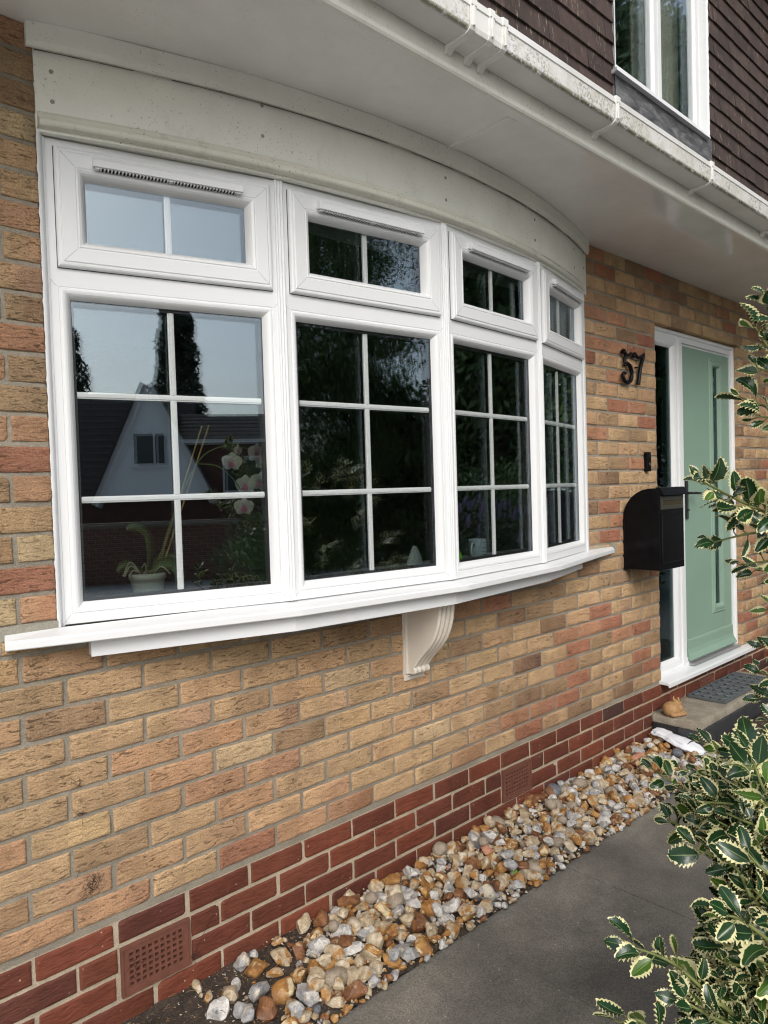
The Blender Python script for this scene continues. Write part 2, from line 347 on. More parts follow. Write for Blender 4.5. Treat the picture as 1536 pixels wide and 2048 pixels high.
def bricks():
    mb = MB(); det = lambda x, z: 2 if x < 2.0 else (1 if x < 4.0 else 0)
    JT = .011
    def row(k, z0, z1, tab, mi, cuts, xoff):
        # cuts: list of (a,b) spans to leave out
        x = WX0 - .5 + xoff - ((WX0 - .5) % .225); x -= .225
        while x < WX1:
            j0, j1 = x, x + .225; x += .225
            a = j0 + JT / 2 + rnd.uniform(-.002, .003); b = j1 - JT / 2 + rnd.uniform(-.003, .002)
            segs = [(max(a, WX0), min(b, WX1))]
            for (ca, cb) in cuts:
                ns = []
                for (p, q) in segs:
                    if q <= ca or p >= cb: ns.append((p, q)); continue
                    if p < ca: ns.append((p, ca))
                    if q > cb: ns.append((cb, q))
                segs = ns
            for (p, q) in segs:
                if q - p < .018: continue
                c = pick(BUFF_R if tab is BUFF and p > 1.9 else (BUFF_L if tab is BUFF and p < .1 and z0 > .88 else tab))
                jt = rnd.uniform(-.0012, .0012)
                brick_geo(mb, p, q, z0 + jt, z1 + jt, c, det(p, z0), mi, .55 if mi == 2 else 1.0)
    for k in range(31):
        zc = .019 + k * .0804; z0 = zc + (.0062 if k else .008); z1 = zc + .0804 - .0062
        if z1 > TOPZ: z1 = TOPZ
        cuts = []
        if z1 > BZ0: cuts.append((BX0, BX1))
        if z0 < DZ1 - .02: cuts.append((DX0, DX1))
        row(k, z0, z1, BUFF, 0, cuts, .1125 if k % 2 == 0 else 0)
    zt = [(-.067, 0), (-.1465, -.0795), (-.226, -.159), (-.305, -.2385), (-.39, -.318)]
    for k, (z0, z1) in enumerate(zt):
        cuts = [] if k not in (1, 2) else [(a - .008, b + .008) for a, b in AIRB]
        row(k, z0, z1, REDC, 2, cuts, 0 if k % 2 == 0 else .1125)
    # mortar bodies (front face recessed behind the brick faces)
    YM, YB = .0048, .10
    mb2 = MB()
    def mort(x0, x1, z0, z1, mi):
        nx = max(1, int((x1 - x0) / .02)); nzz = max(1, int((z1 - z0) / .02)); vs = []; fs = []
        for j in range(nzz + 1):
            for i in range(nx + 1):
                x = x0 + (x1 - x0) * i / nx; z = z0 + (z1 - z0) * j / nzz; vs.append((x, YM + .0013 * nz(x * 30, z * 30, 2) + .0012 * nz(x * 7, z * 7, 4), z))
        for j in range(nzz):
            for i in range(nx):
                a = j * (nx + 1) + i; fs.append((a, a + 1, a + nx + 2, a + nx + 1))
        mb.add(vs, fs, mi, None, True)
        mb.add([(x0, YM, z0), (x1, YM, z0), (x1, YB, z0), (x0, YB, z0), (x0, YM, z1), (x1, YM, z1), (x1, YB, z1), (x0, YB, z1)],
               [(0, 3, 2, 1), (4, 5, 6, 7), (1, 2, 6, 5), (2, 3, 7, 6), (3, 0, 4, 7)], mi)
    mort(WX0, BX0 - .003, BZ0, TOPZ, 1); mort(BX1 + .003, DX0 - .003, BZ0, TOPZ, 1); mort(WX0, DX0 - .003, .004, BZ0, 1)
    mort(DX0 - .003, DX1 + .003, DZ1 + .004, TOPZ, 1); mort(DX1 + .003, WX1, .004, TOPZ, 1)
    mort(WX0, WX1, -.42, -.227, 3); mort(WX0, WX1, -.0785, .004, 3)
    ex = [WX0] + [q for ab in AIRB for q in (ab[0] + .002, ab[1] - .002)] + [WX1]
    for q in range(0, len(ex), 2): mort(ex[q], ex[q + 1], -.227, -.0785, 3)
    # weathered cement smeared round the sill ends
    for (x0, x1, z0, z1) in ((-.52, .108, .868, .905), (-.35, -.045, .835, .87), (2.82, 3.0, .868, .892), (3.045, 3.10, .845, .90)):
        mort_v = []
        n = 14
        for j in (0, 1):
            for i in range(n + 1):
                x = x0 + (x1 - x0) * i / n; mort_v.append((x, -.002 + .0012 * nz(x * 50, j, 3), (z0 if j == 0 else z1) + .004 * nz(x * 28, j * 7, 1)))
        fs = [(i, i + 1, n + 2 + i, n + 1 + i) for i in range(n)]
        back = [(x, .02, z) for x, y, z in mort_v]
        o = mb.add(mort_v + back, fs + [(i + 1, i, 2 * n + 2 + i, 2 * n + 3 + i) for i in range(n)] + [(n + 1 + i, n + 2 + i, 3 * n + 4 + i, 3 * n + 3 + i) for i in range(n)] + [(0, n + 1, 3 * n + 3, 2 * n + 2), (2 * n + 1, n, 3 * n + 2, 4 * n + 3)], 4)
    return mb
wm = bricks()
wall = wm.build('wall', [M['brick'], M['mortar'], M['red'], M['mortar2'], M['cement']], house, attr=True)
# air bricks in the plinth
M['terracotta'] = m_plain('terracotta', (.150, .056, .036), .75, .2, 30, .3)
for (a, b) in AIRB:
    mb = MB(); z0, z1 = -.226, -.0795; y0 = -.003; nx, nzc = 9, 6
    if a > 4: nx, nzc = 9, 5
    bx = .022; bz = .020
    xs = [a + bx + (b - a - 2 * bx) * i / nx for i in range(nx + 1)]; zs = [z0 + bz + (z1 - z0 - 2 * bz) * j / nzc for j in range(nzc + 1)]
    mb.box(a, a + bx, y0, .05, z0, z1); mb.box(b - bx, b, y0, .05, z0, z1); mb.box(a + bx, b - bx, y0, .05, z0, z0 + bz); mb.box(a + bx, b - bx, y0, .05, z1 - bz, z1)
    # raised rim
    for q in ((a, b, z0, z0 + .006), (a, b, z1 - .006, z1), (a, a + .006, z0 + .006, z1 - .006), (b - .006, b, z0 + .006, z1 - .006)): mb.box(q[0], q[1], y0 - .004, y0, q[2], q[3])
    cw = (xs[1] - xs[0]); ch = (zs[1] - zs[0]); hw = .62
    rows = range(nzc)
    for j in rows:
        mb.box(a + bx, b - bx, y0 + .001, .05, zs[j], zs[j] + ch * (1 - hw) / 2); mb.box(a + bx, b - bx, y0 + .001, .05, zs[j + 1] - ch * (1 - hw) / 2, zs[j + 1])
        for i in range(nx + 1):
            xa = xs[i] - cw * (1 - hw) / 2; xb = xs[i] + cw * (1 - hw) / 2
            mb.box(max(xa, a + bx), min(xb, b - bx), y0 + .001, .05, zs[j] + ch * (1 - hw) / 2, zs[j + 1] - ch * (1 - hw) / 2)
    mb.box(a + .01, b - .01, .05, .06, z0 + .01, z1 - .01, 1)  # dark sheet stands for the shade inside the holes
    o = mb.build('air_brick', [M['terracotta'], M['dark']], wall)

# ------------------------------------------------------------------ bay window
PX = [.1150, .7762, 1.4692, 2.152, 2.7714]; PY = [.0205, -.15, -.2276, -.1735, -.0178]
ZB, ZT = .886, 2.227
class Facet:
    def __init__(s, i):
        s.a = Vector((PX[i], PY[i], 0)); b = Vector((PX[i + 1], PY[i + 1], 0)); s.L = (b - s.a).length; s.t = (b - s.a).normalized(); s.n = Vector((s.t.y, -s.t.x, 0))
    def p(s, u, d, z): q = s.a + s.t * u + s.n * d; return (q.x, q.y, z)
def mitred(mb, P, u0, u1, z0, z1, prof, mi=0, smooth=False, back=-.04):
    """rectangular frame; prof = [(inset, proud)...] from the outer edge inwards; P(u,d,z)"""
    pr = [(prof[0][0], back)] + list(prof) + [(prof[-1][0], back)]
    n = len(pr)
    def ring(ins, d): return [P(u0 + ins, d, z0 + ins), P(u1 - ins, d, z0 + ins), P(u1 - ins, d, z1 - ins), P(u0 + ins, d, z1 - ins)]
    rings = [ring(*q) for q in pr]
    for k in range(n - 1):
        vs = rings[k] + rings[k + 1]
        mb.add(vs, [(i, (i + 1) % 4, 4 + (i + 1) % 4, 4 + i) for i in range(4)], mi, None, False)
    vs = rings[-1] + rings[0]
    mb.add(vs, [(i, (i + 1) % 4, 4 + (i + 1) % 4, 4 + i) for i in range(4)], mi)
def ovolo(x0, d0, x1, d1, n=4, bulge=.35):
    out = []
    for k in range(n + 1):
        t = k / n; x = x0 + (x1 - x0) * t; d = d0 + (d1 - d0) * (t ** (1 + bulge * 2.4)); out.append((x, d))
    return out
fr = MB(); P0 = Facet(0)
facets = [Facet(i) for i in range(4)]
for f in facets:
    L = f.L
    # lower light: frame face, shadow groove, glazing bead
    mitred(fr, f.p, .004, L - .004, ZB, 1.851, [(0, 0), (.026, 0), (.0268, -.0014), (.0290, -.0014), (.0298, 0.0)] + [(.031, .001), (.035, .0015)] + ovolo(.038, .001, .0575, -.022), back=-.05)
    # upper light
    mitred(fr, f.p, .004, L - .004, 1.851, ZT, [(0, 0), (.052, 0)], back=-.05)
def mline(mb, f, ua, za_, ub, zb2, d):
    du, dz = ub - ua, zb2 - za_; l = math.hypot(du, dz); nu, nzv = -dz / l * .00055, du / l * .00055
    mb.hexa([f.p(ua - nu, d - .002, za_ - nzv), f.p(ua + nu, d - .002, za_ + nzv), f.p(ub + nu, d - .002, zb2 + nzv), f.p(ub - nu, d - .002, zb2 - nzv), f.p(ua - nu, d + .0003, za_ - nzv), f.p(ua + nu, d + .0003, za_ + nzv), f.p(ub + nu, d + .0003, zb2 + nzv), f.p(ub - nu, d + .0003, zb2 - nzv)], 1)
for f in facets:
    for U in ((lambda q: q), (lambda q, L=f.L: L - q)):
        mline(fr, f, U(.008), ZB + .004, U(.0262), ZB + .0262, 0); mline(fr, f, U(.008), 1.851 - .006, U(.0262), 1.851 - .0262, 0)
# vertical post covers between the facets (three ribs)
def post(mb, i, w=.030):
    if i in (0, 4):
        f = facets[0] if i == 0 else facets[3]; s0 = 0 if i == 0 else f.L
        e = -1 if i == 0 else 1
        prof = [(s0 + .010 * -e, -.05), (s0 + .010 * -e, .004), (s0 + .002 * -e, .006), (s0 + .004 * e, .004), (s0 + .018 * e, .004), (s0 + .018 * e, -.05)]
        mb.prism(prof if e > 0 else prof[::-1], lambda a, b, z: f.p(a, b, z), ZB - .004, ZT)
        return
    fa, fb = facets[i - 1], facets[i]
    c = Vector((PX[i], PY[i], 0)); t = (fa.t + fb.t).normalized(); n = (fa.n + fb.n).normalized(); prof = []
    for k in range(3):
        x0 = -w / 2 + k * w / 3; x1 = x0 + w / 3
        for q in range(6):
            u = q / 5; prof.append((x0 + .0008 + (x1 - x0 - .0016) * u, .0045 + .0032 * math.sin(math.pi * u) ** .8))
    prof = [(-w / 2 + .0008, -.05)] + prof + [(w / 2 - .0008, -.05)]
    mb.prism(prof, lambda a, b, z: tuple((c + t * a + n * b).to_tuple()[:2]) + (z,), ZB + .001, ZT)
for i in range(5): post(fr, i)
bay = fr.build('bay_window', [M['upvc'], M['joint']], house, bevel=.0008)
bay['label'] = 'new white four sided bow window with glazing bars'
def child(mb, name, mats, parent, **k): return mb.build(name, mats, parent, **k)
for fi, f in enumerate(facets):
    L = f.L
    # opening sash standing proud
    mb = MB()
    mitred(mb, f.p, .031, L - .031, 1.876, 2.204, [(0, .002), (.0, .010), (.002, .0145), (.006, .0175), (.011, .018), (.0125, .0172), (.014, .018), (.016, .020), (.052, .020), (.0532, .0184), (.0554, .0184), (.0566, .020), (.058, .0205)] + ovolo(.060, .0195, .0795, -.008), back=-.012)
    for U in ((lambda q: q), (lambda q: L - q)):
        for zz, sg in ((1.876, 1), (2.204, -1)): mline(mb, f, U(.031 + .016), zz + sg * .016, U(.031 + .052), zz + sg * .052, .020)
    sash = child(mb, 'opening_sash', [M['upvc'], M['joint']], bay, bevel=.0008)
    # black gasket lines
    g = MB(); mitred(g, f.p, .0785, L - .0785, 1.9235, 2.1565, [(0, -.0075), (.0022, -.0075)], back=-.03); mitred(g, f.p, .0605, L - .0605, .9425, 1.7945, [(0, -.0215), (.0022, -.0215)], back=-.04)
    mitred(g, f.p, .0292, L - .0292, 1.8742, 2.2058, [(0, .0016), (.0018, .0016)], back=.0004)
    child(g, 'gasket', M['seal'], bay)
    # black warm edge spacer between the panes
    g = MB()
    mitred(g, f.p, .058, L - .058, .941, 1.796, [(0, -.0275), (.011, -.0275)], back=-.047)
    mitred(g, f.p, .078, L - .078, 1.923, 2.157, [(0, -.0135), (.011, -.0135)], back=-.033)
    child(g, 'spacer_bar', M['seal'], bay)
    for (u0, u1, z0, z1, d0) in ((.05, L - .05, .932, 1.805, -.0225), (.072, L - .072, 1.916, 2.164, -.0085)):
        g = MB()
        for k, dd in enumerate((d0, d0 - .024)):
            tl = .0014 * (1 if k else 0)
            v = [f.p(u0, dd - .004, z0), f.p(u1, dd - .004 + tl, z0), f.p(u1, dd + tl, z0), f.p(u0, dd, z0), f.p(u0, dd - .004 - tl, z1), f.p(u1, dd - .004, z1), f.p(u1, dd, z1), f.p(u0, dd - tl, z1)]
            g.hexa(v, k)
        child(g, 'glass_pane', [M['glass'], M['glass_in']], bay)
    # white georgian bars sealed inside the glass: moulded cross section
    bw = .0092
    def bar_v(mb, u, z0, z1, d):
        mb.prism([(-bw, -.006), (bw, -.006), (bw, .001), (bw * .55, .0018), (bw * .5, .004), (-bw * .5, .004), (-bw * .55, .0018), (-bw, .001)], lambda a, b, z: f.p(u + a, d + b, z), z0, z1)
    def bar_h(mb, z, u0, u1, d):
        mb.prism([(-bw, -.006), (bw, -.006), (bw, .001), (bw * .55, .0018), (bw * .5, .004), (-bw * .5, .004), (-bw * .55, .0018), (-bw, .001)], lambda a, b, u: f.p(u, d + b, z + a), u0, u1)
    mb = MB(); dq = -.033; um = L / 2 - .003
    bar_v(mb, um, .94, 1.232 - bw, dq); bar_v(mb, um, 1.232 + bw, 1.530 - bw, dq); bar_v(mb, um, 1.530 + bw, 1.80, dq)
    bar_h(mb, 1.232, .06, L - .06, dq); bar_h(mb, 1.530, .06, L - .06, dq); bar_v(mb, um, 1.92, 2.16, -.019)
    child(mb, 'glazing_bar', M['upvc'], bay)
    # trickle vent
    mb = MB(); a0, a1 = .128, L - .128
    if fi == 3: a1 = L - .105
    za, zb_ = 2.155, 2.180
    pf = [(.020, zb_), (.036, zb_ - .001), (.041, zb_ - .006), (.043, za + .004), (.043, za - .001), (.034, za - .0015), (.020, za + .006)]
    mb.prism(pf[::-1], lambda d, z, u: f.p(u, d, z), a0, a1)
    def vbox(ua, ub, da, db, zza, zzb, mi):
        mb.hexa([f.p(ua, da, zza), f.p(ub, da, zza), f.p(ub, db, zza), f.p(ua, db, zza), f.p(ua, da, zzb), f.p(ub, da, zzb), f.p(ub, db, zzb), f.p(ua, db, zzb)], mi)
    vbox(a0 + .010, a1 - .010, .0205, .027, za - .0052, za + .004, 1)  # dark plate painted as the shade between the fins
    n = 42; cw_ = (a1 - a0 - .024) / n
    for k in range(n + 1):
        u = a0 + .012 + cw_ * k; wide = .011 if k in (0, n // 2, n) else cw_ * .40
        vbox(max(u - wide / 2, a0 + .002), min(u + wide / 2, a1 - .002), .0205, .0375, za - .0058, za - .0003, 0)
    child(mb, 'trickle_vent', [M['upvc'], M['dark']], bay)
for x0_, sg in ((.100, 1), (2.806, -1)):
    c = MB(); vs = []; n = 120
    for k in range(n + 1):
        z = .885 + (2.235 - .885) * k / n; vs += [(x0_ - sg * (.002 + .003 * nz(z * 42, sg, 1)), -.0015 + .002 * nz(z * 30, 4, sg), z), (x0_ + sg * .006, -.003, z), (x0_ + sg * .017, .012, z), (x0_ + sg * .017, .03, z)]
    c.add(vs, [(4 * k + j, 4 * k + 4 + j, 4 * k + 5 + j, 4 * k + 1 + j) for k in range(n) for j in (0, 1, 2)], 0, None, True); child(c, 'sealant', M['upvc'], bay)
# sill (nosed, three mitres) and the boxed underside
def polystrip(mb, inner, outer, z_in, z_out, z_bot, mi=0):
    n = len(inner); vs = []
    for (ix, iy), (ox, oy) in zip(inner, outer):
        vs += [(ix, iy, z_in), (ox, oy + .004, z_out), (ox, oy, z_out - .004), (ox, oy, z_bot + .003), (ox, oy + .003, z_bot), (ix, iy, z_bot)]
    fs = []
    for k in range(n - 1):
        for j in range(6): fs.append((k * 6 + j, k * 6 + (j + 1) % 6, (k + 1) * 6 + (j + 1) % 6, (k + 1) * 6 + j))
    fs += [tuple(range(6))[::-1], tuple((n - 1) * 6 + j for j in range(6))]
    mb.add(vs, fs, mi)
mb = MB()
inner = [(-.035, -.004), (PX[0] - .0, .02), (PX[1] - .004, PY[1] + .02), (PX[2], PY[2] + .02), (PX[3] + .004, PY[3] + .02), (PX[4], .02), (3.055, -.004)]
inner = [(-.035, .0), (.105, .0), (PX[1] - .004, PY[1] + .02), (PX[2], PY[2] + .02), (PX[3] + .004, PY[3] + .02), (2.81, .0), (3.055, .0)]
outer = [(-.045, -.038), (.10, -.076), (.757, -.236), (1.478, -.299), (2.215, -.222), (2.80, -.070), (3.065, -.008)]
polystrip(mb, inner, outer, .8845, .8725, .847)
child(mb, 'window_sill', M['upvc'], bay, bevel=.0012)
mb = MB()
innr = [(.18, .0), (.75, -.10), (1.455, -.15), (2.18, -.08), (2.70, .0)]
outr = [(.17, -.046), (.752, -.202), (1.452, -.257), (2.185, -.172), (2.715, -.022)]
n = len(outr); vs = []
for (ix, iy), (ox, oy) in zip(innr, outr): vs += [(ix, iy, .8465), (ox, oy, .8465), (ox, oy, .797), (ix, iy, .797)]
fs = [(k * 4 + j, k * 4 + (j + 1) % 4, (k + 1) * 4 + (j + 1) % 4, (k + 1) * 4 + j) for k in range(n - 1) for j in range(4)] + [(3, 2, 1, 0), tuple((n - 1) * 4 + j for j in range(4))]
mb.add(vs, fs); child(mb, 'sill_apron', M['upvc'], bay, bevel=.001)
# inner window board
mb = MB(); vs = []
ib = [(PX[i] + (0 if i in (0, 4) else 0), PY[i] + .062) for i in range(5)]
for x, y in ib: vs += [(x, y, .900), (x, y, .874)]
for x, y in [(PX[0], .27), (PX[1], .27), (PX[2], .27), (PX[3], .27), (PX[4], .27)]: vs += [(x, y, .900), (x, y, .874)]
fs = []
for k in range(4):
    a, b, c, d = 2 * k, 2 * k + 2, 10 + 2 * k + 2, 10 + 2 * k; fs += [(a, b, c, d), (a + 1, d + 1, c + 1, b + 1), (d, c, c + 1, d + 1), (b, a, a + 1, b + 1)]
mb.add(vs, fs); child(mb, 'window_board', m_plain('painted_board', (.36, .35, .33), .4), bay)
# curved board above the bay with its mouldings
def arc_y(x, x0, x1, sag, y0): xc = (x0 + x1) / 2; h = (x1 - x0) / 2; return y0 - sag * (1 - ((x - xc) / h) ** 2)
def curved(name, x0, x1, prof, sag, y0, mat, parent, n=64, wob=0):
    mb = MB(); loops = []
    for k in range(n + 1):
        x = x0 + (x1 - x0) * k / n; y = arc_y(x, x0, x1, sag, y0); s = -sag * -2 * (x - (x0 + x1) / 2) / ((x1 - x0) / 2) ** 2
        nrm = Vector((s, -1, 0)).normalized(); nrm = Vector((-(-s), -1, 0)).normalized() if False else Vector((s, -1, 0)).normalized()
        loops.append([(x + nrm.x * d * (1 if 0 < k < n else 0), y + nrm.y * d, z + (wob * nz(x * 5, z, 2) if wob else 0)) for d, z in prof])
    mb.sweep(loops, True, 0, False); return mb.build(name, mat, parent, bevel=.0015)
# note: slope sign gives outward normals
bf = curved('bay_fascia', .099, 2.842, [(-.02, 2.228), (-.02, 2.503), (.0, 2.503), (.0, 2.228)], .232, .0, M['board'], house)
M['mould'] = m_oldwhite('dirty_moulding', (.70, .69, .60), .95, .75)
bf['label'] = 'old curved white board with mouldings above the bow window'
curved('fascia_moulding', .102, 2.79, [(.0015, 2.280), (.006, 2.279), (.010, 2.274), (.0135, 2.266), (.011, 2.262), (.0185, 2.258), (.0225, 2.252), (.0225, 2.243), (.019, 2.238), (-.055, 2.2295), (-.055, 2.236), (.0015, 2.236)][::-1], .236, -.002, M['mould'], bf, 64)
curved('soffit_batten', .078, 2.846, [(.0015, 2.504), (.018, 2.504), (.018, 2.454), (.014, 2.448), (.012, 2.442), (.006, 2.440), (.0015, 2.440)][::-1], .240, -.003, M['board'], bf, 40, .003)
mb = MB()
for (zz, off, amp, xa, xb) in ((2.452, .0165, .006, .14, 2.80), (2.4405, .0065, .0012, .10, 2.83), (2.2615, .0125, .0006, .13, 2.78)):
    n = 260; P = []
    for k in range(n + 1):
        x = xa + (xb - xa) * k / n; y = arc_y(x, .099, 2.842, .232, 0); sl_ = 2 * .232 * (x - 1.477) / 1.365 ** 2; nn = Vector((-sl_ * -1, -1, 0)).normalized()
        P.append((x + nn.x * off * .0, y - off, zz + amp * (nz(x * 3.1, zz, 1) + .35 * nz(x * 17, zz, 3))))
    run = []
    for k, q in enumerate(P):
        if nz(q[0] * 6, zz * 3, 7) > -.22: run.append(q)
        else:
            if len(run) > 3: mb.tube(run, [.0007 + .0009 * max(0, nz(c_[0] * 23, 1, zz)) for c_ in run], 5)
            run = []
    if len(run) > 3: mb.tube(run, .0009, 5)
mb.build('caulk_crack', m_plain('crack_dirt', (.07, .065, .05), .95), bf)
# nail heads
nmat = m_plain('painted_nail', (.30, .29, .24), .6, .3); nl = [(.141, 2.488), (.14, 2.393), (.14, 2.313), (.718, 2.437), (.717, 2.344), (.718, 2.27), (1.485, 2.40), (1.485, 2.318), (2.13, 2.41), (2.13, 2.32), (2.62, 2.41), (2.62, 2.32), (1.01, 2.47), (1.9, 2.47), (2.79, 2.44), (2.79, 2.36)]
for x, z in nl:
    mb = MB()
    y = arc_y(x, .099, 2.842, .232, 0) - (.019 if z > 2.44 else 0); r = .0058; s = 2 * .232 * (x - 1.477) / 1.365 ** 2
    nn = Vector((s, -1, 0)).normalized(); tt = Vector((1, s, 0)).normalized(); c = Vector((x, y, z))
    ring = [c + tt * r * math.cos(a * math.pi / 5) + Vector((0, 0, r * math.sin(a * math.pi / 5))) for a in range(10)]
    mb.add([tuple(q - nn * .002) for q in ring] + [tuple(q * 1.0 + nn * .0015) for q in ring], [tuple(range(10, 20))] + [(i, (i + 1) % 10, 10 + (i + 1) % 10, 10 + i) for i in range(10)])
    mb.build('nail_head', nmat, bf)

# ------------------------------------------------------------------ scrolled bracket under the bay
def corbel():
    x0, x1 = 1.421, 1.519
    prof = [(0, .800), (-.193, .800), (-.190, .758), (-.178, .705), (-.156, .655), (-.128, .618), (-.100, .590), (-.070, .560), (-.050, .535), (-.043, .528), (-.050, .520), (-.050, .508), (-.040, .500), (-.014, .497), (0, .497)]
    pts = catmull([(0, y, z) for y, z in prof[1:10]], 5)
    ol = [(p.y, p.z) for p in pts] + prof[10:]
    mb = MB(); mb.prism([(0, .800)] + ol, lambda y, z, x: (x, y, z), x0 + .006, x1 - .006)
    # ribs along the curved front
    for k in range(4):
        xc = x0 + .012 + (x1 - x0 - .024) * k / 3; w_ = .0085; loops = []
        for (y, z) in ol[:-2]:
            loops.append([(xc - w_, y + .004, z), (xc - w_ * .75, y - .004, z - .002), (xc, y - .0075, z - .003), (xc + w_ * .75, y - .004, z - .002), (xc + w_, y + .004, z)])
        mb.sweep(loops, True, 0, True)
    # raised edge on both cheeks and the back plate
    mb.box(x0 - .004, x0 + .008, -.016, -.002, .497, .80); mb.box(x1 - .008, x1 + .004, -.016, -.002, .497, .80)
    mb.box(x0 - .006, x1 + .008, -.008, .004, .468, .80)
    for xx in (x0 + .012, x1 - .006): mb.lathe([(.0, -.0), (.005, 0.0), (.005, .004), (.0, .004)], (xx, -.012, .485), 8)
    return mb.build('corbel_bracket', m_plain('cream_bracket_plaster', (.66, .61, .535), .55, .05, 10, .1), bay, bevel=.0012)
corbel()

# ------------------------------------------------------------------ soffit, fascia, gutter
EX0, EX1 = -1.9, 6.2; SZ = 2.505; YF = -.585
mb = MB(); mb.box(EX0, 1.4755, YF, .006, SZ, SZ + .02); mb.box(1.4755, EX1, YF, .006, SZ + .0006, SZ + .0206)
soff = mb.build('soffit', M['soffit'], house)
mb = MB(); mb.box(1.476, 1.512, -.541, -.20, SZ - .006, SZ + .001); mb.box(EX0, EX1, YF + .002, -.540, SZ - .0045, SZ + .002)
mb.build('soffit_trim', M['soffit'], soff, bevel=.001)
mb = MB(); mb.prism([(YF, 2.70), (YF - .018, 2.70), (YF - .018, 2.512), (YF - .021, 2.508), (YF - .021, 2.494), (YF - .016, 2.488), (YF - .004, 2.487), (YF, 2.492)], lambda y, z, x: (x, y, z), EX0, EX1)
fas = mb.build('fascia_board', M['board'], house)
def m_gutter():
    t = NT('gutter_plastic_stained'); co = t.co(); base = t.ramp(t.noise(co, 4, 5), [(.3, (.66, .66, .63)), (.7, (.80, .80, .79))])
    g = t.new('ShaderNodeNewGeometry'); sep = t.new('ShaderNodeSeparateXYZ'); t.t.links.new(g.outputs['Normal'], sep.inputs[0]); po = t.new('ShaderNodeSeparateXYZ'); t.t.links.new(t.co(), po.inputs[0])
    front = t.ramp(t.math('MULTIPLY', sep.outputs[1], -1.0), [(.55, 0), (.8, 1)])
    zone = t.ramp(po.outputs[2], [(0, 1), (1, 1)])
    st = t.math('MULTIPLY', t.noise(co, 95, 7, .75), 1.0); reg = t.noise(t.co((1, 1, 1)), 6.5, 4, .6)
    a = t.math('MULTIPLY', t.ramp(st, [(.50, 0), (.60, .8)]), t.ramp(reg, [(.42, 0), (.60, 1)]))
    below = t.math('LESS_THAN', po.outputs[2], 2.6225); a = t.math('MULTIPLY', t.math('MULTIPLY', a, front), below)
    c = t.mix(a, base, (.12, .115, .07))
    yl = t.noise(co, 22, 6, .7); b2 = t.math('MULTIPLY', t.math('MULTIPLY', t.ramp(yl, [(.42, 0), (.72, .6)]), front), below); c = t.mix(b2, c, (.42, .38, .27))
    # moss growing along the lower front arris
    z1 = t.math('SUBTRACT', 1.0, t.math('MULTIPLY', t.math('ABSOLUTE', t.math('SUBTRACT', po.outputs[2], 2.5625)), 130), True)
    y1 = t.math('LESS_THAN', po.outputs[1], -.690); mo = t.math('MULTIPLY', t.math('MULTIPLY', z1, y1), t.ramp(t.noise(co, 40, 6, .7), [(.38, 0), (.5, 1)]))
    c = t.mix(mo, c, (.09, .09, .03))
    return t.fin(c, .35, t.bump(t.noise(co, 90, 4), .12, .003))
M['gutter'] = m_gutter()
GY0, GY1, GZ0, GZ1 = -.604, -.700, 2.556, 2.622
gp = [(GY0, 2.625), (GY0, GZ0 + .004), (GY0 - .004, GZ0), (-.688, GZ0), (-.697, GZ0 + .005), (GY1 - .001, GZ0 + .014), (GY1 - .003, GZ1), (GY1 - .0065, GZ1 + .001), (GY1 - .0065, GZ1 + .020), (GY1 - .003, GZ1 + .023), (GY1 + .004, GZ1 + .021), (GY1 + .004, GZ0 + .018), (-.686, GZ0 + .006), (GY0 - .008, GZ0 + .006), (GY0 - .006, 2.625)]
mb = MB(); segs = [(EX0, 1.085), (1.088, 1.235), (1.239, EX1)]
loops = []
nseg = 90
for k in range(nseg + 1):
    x = EX0 + (EX1 - EX0) * k / nseg; loops.append([(x, y, z) for y, z in gp])
mb.sweep(loops, True, 0, False)
# moss tufts and grime lumps on the lower front edge
mv = MB()
for k in range(1500):
    x = rnd.uniform(EX0, 5.2); dens = nz(x * 4.5, 3, 8) + .15
    if rnd.random() > dens * 2.2: continue
    s = rnd.uniform(.0008, .0028); c = Vector((x, -.6965 - rnd.uniform(0, .003), GZ0 + .004 + rnd.uniform(-.003, .010))); 
    ico = [(0, 0, 1), (1, 0, 0), (0, 1, 0), (-1, 0, 0), (0, -1, 0), (0, 0, -1)]
    mv.add([tuple(c + Vector(q) * s * rnd.uniform(.7, 1.5)) for q in ico], [(0, 1, 2), (0, 2, 3), (0, 3, 4), (0, 4, 1), (5, 2, 1), (5, 3, 2), (5, 4, 3), (5, 1, 4)])
gut = mb.build('gutter', M['gutter'], house); gut['label'] = 'square white plastic gutter stained with moss and algae'
mo = mv.build('moss', m_plain('moss_green', (.07, .075, .02), .95, .4, 60), gut); mo['kind'] = 'stuff'
op = [(GY0 + .001, GZ0 - .022), (GY0 - .003, GZ0 - .026), (GY0 - .022, GZ0 - .010), (-.690, GZ0 - .005), (-.702, GZ0 + .003), (GY1 - .007, GZ0 + .014), (GY1 - .010, GZ1), (GY1 - .013, GZ1 + .003), (GY1 - .013, GZ1 + .025), (GY1 - .004, GZ1 + .030), (GY1 + .004, GZ1 + .026), (GY1 + .001, GZ1 + .018), (GY1 - .0045, GZ1 - .0), (GY1 - .0025, GZ0 + .013), (-.687, GZ0 - .0005), (GY0, GZ0 - .0005)]
def bracket(x, w_=.014):
    w_ *= 1.15
    mb = MB(); mb.prism(op, lambda y, z, t: (t, y, z), x - w_, x + w_); mb.box(x - w_ * .3, x + w_ * .3, GY1 - .0125, GY1 - .0085, GZ0 + .012, GZ1 + .02)
    return mb.build('gutter_bracket', M['upvc_dirty'], gut, bevel=.001)
for x in (1.088, 1.173, 1.236, 1.906, 2.73, 3.60, 4.45, 5.3, .25): bracket(x, .0105)
mb = MB(); sh = [(y - (.003 if y < -.65 else 0), z - .0025 if z < 2.57 else z + .001) for y, z in gp[1:10]]
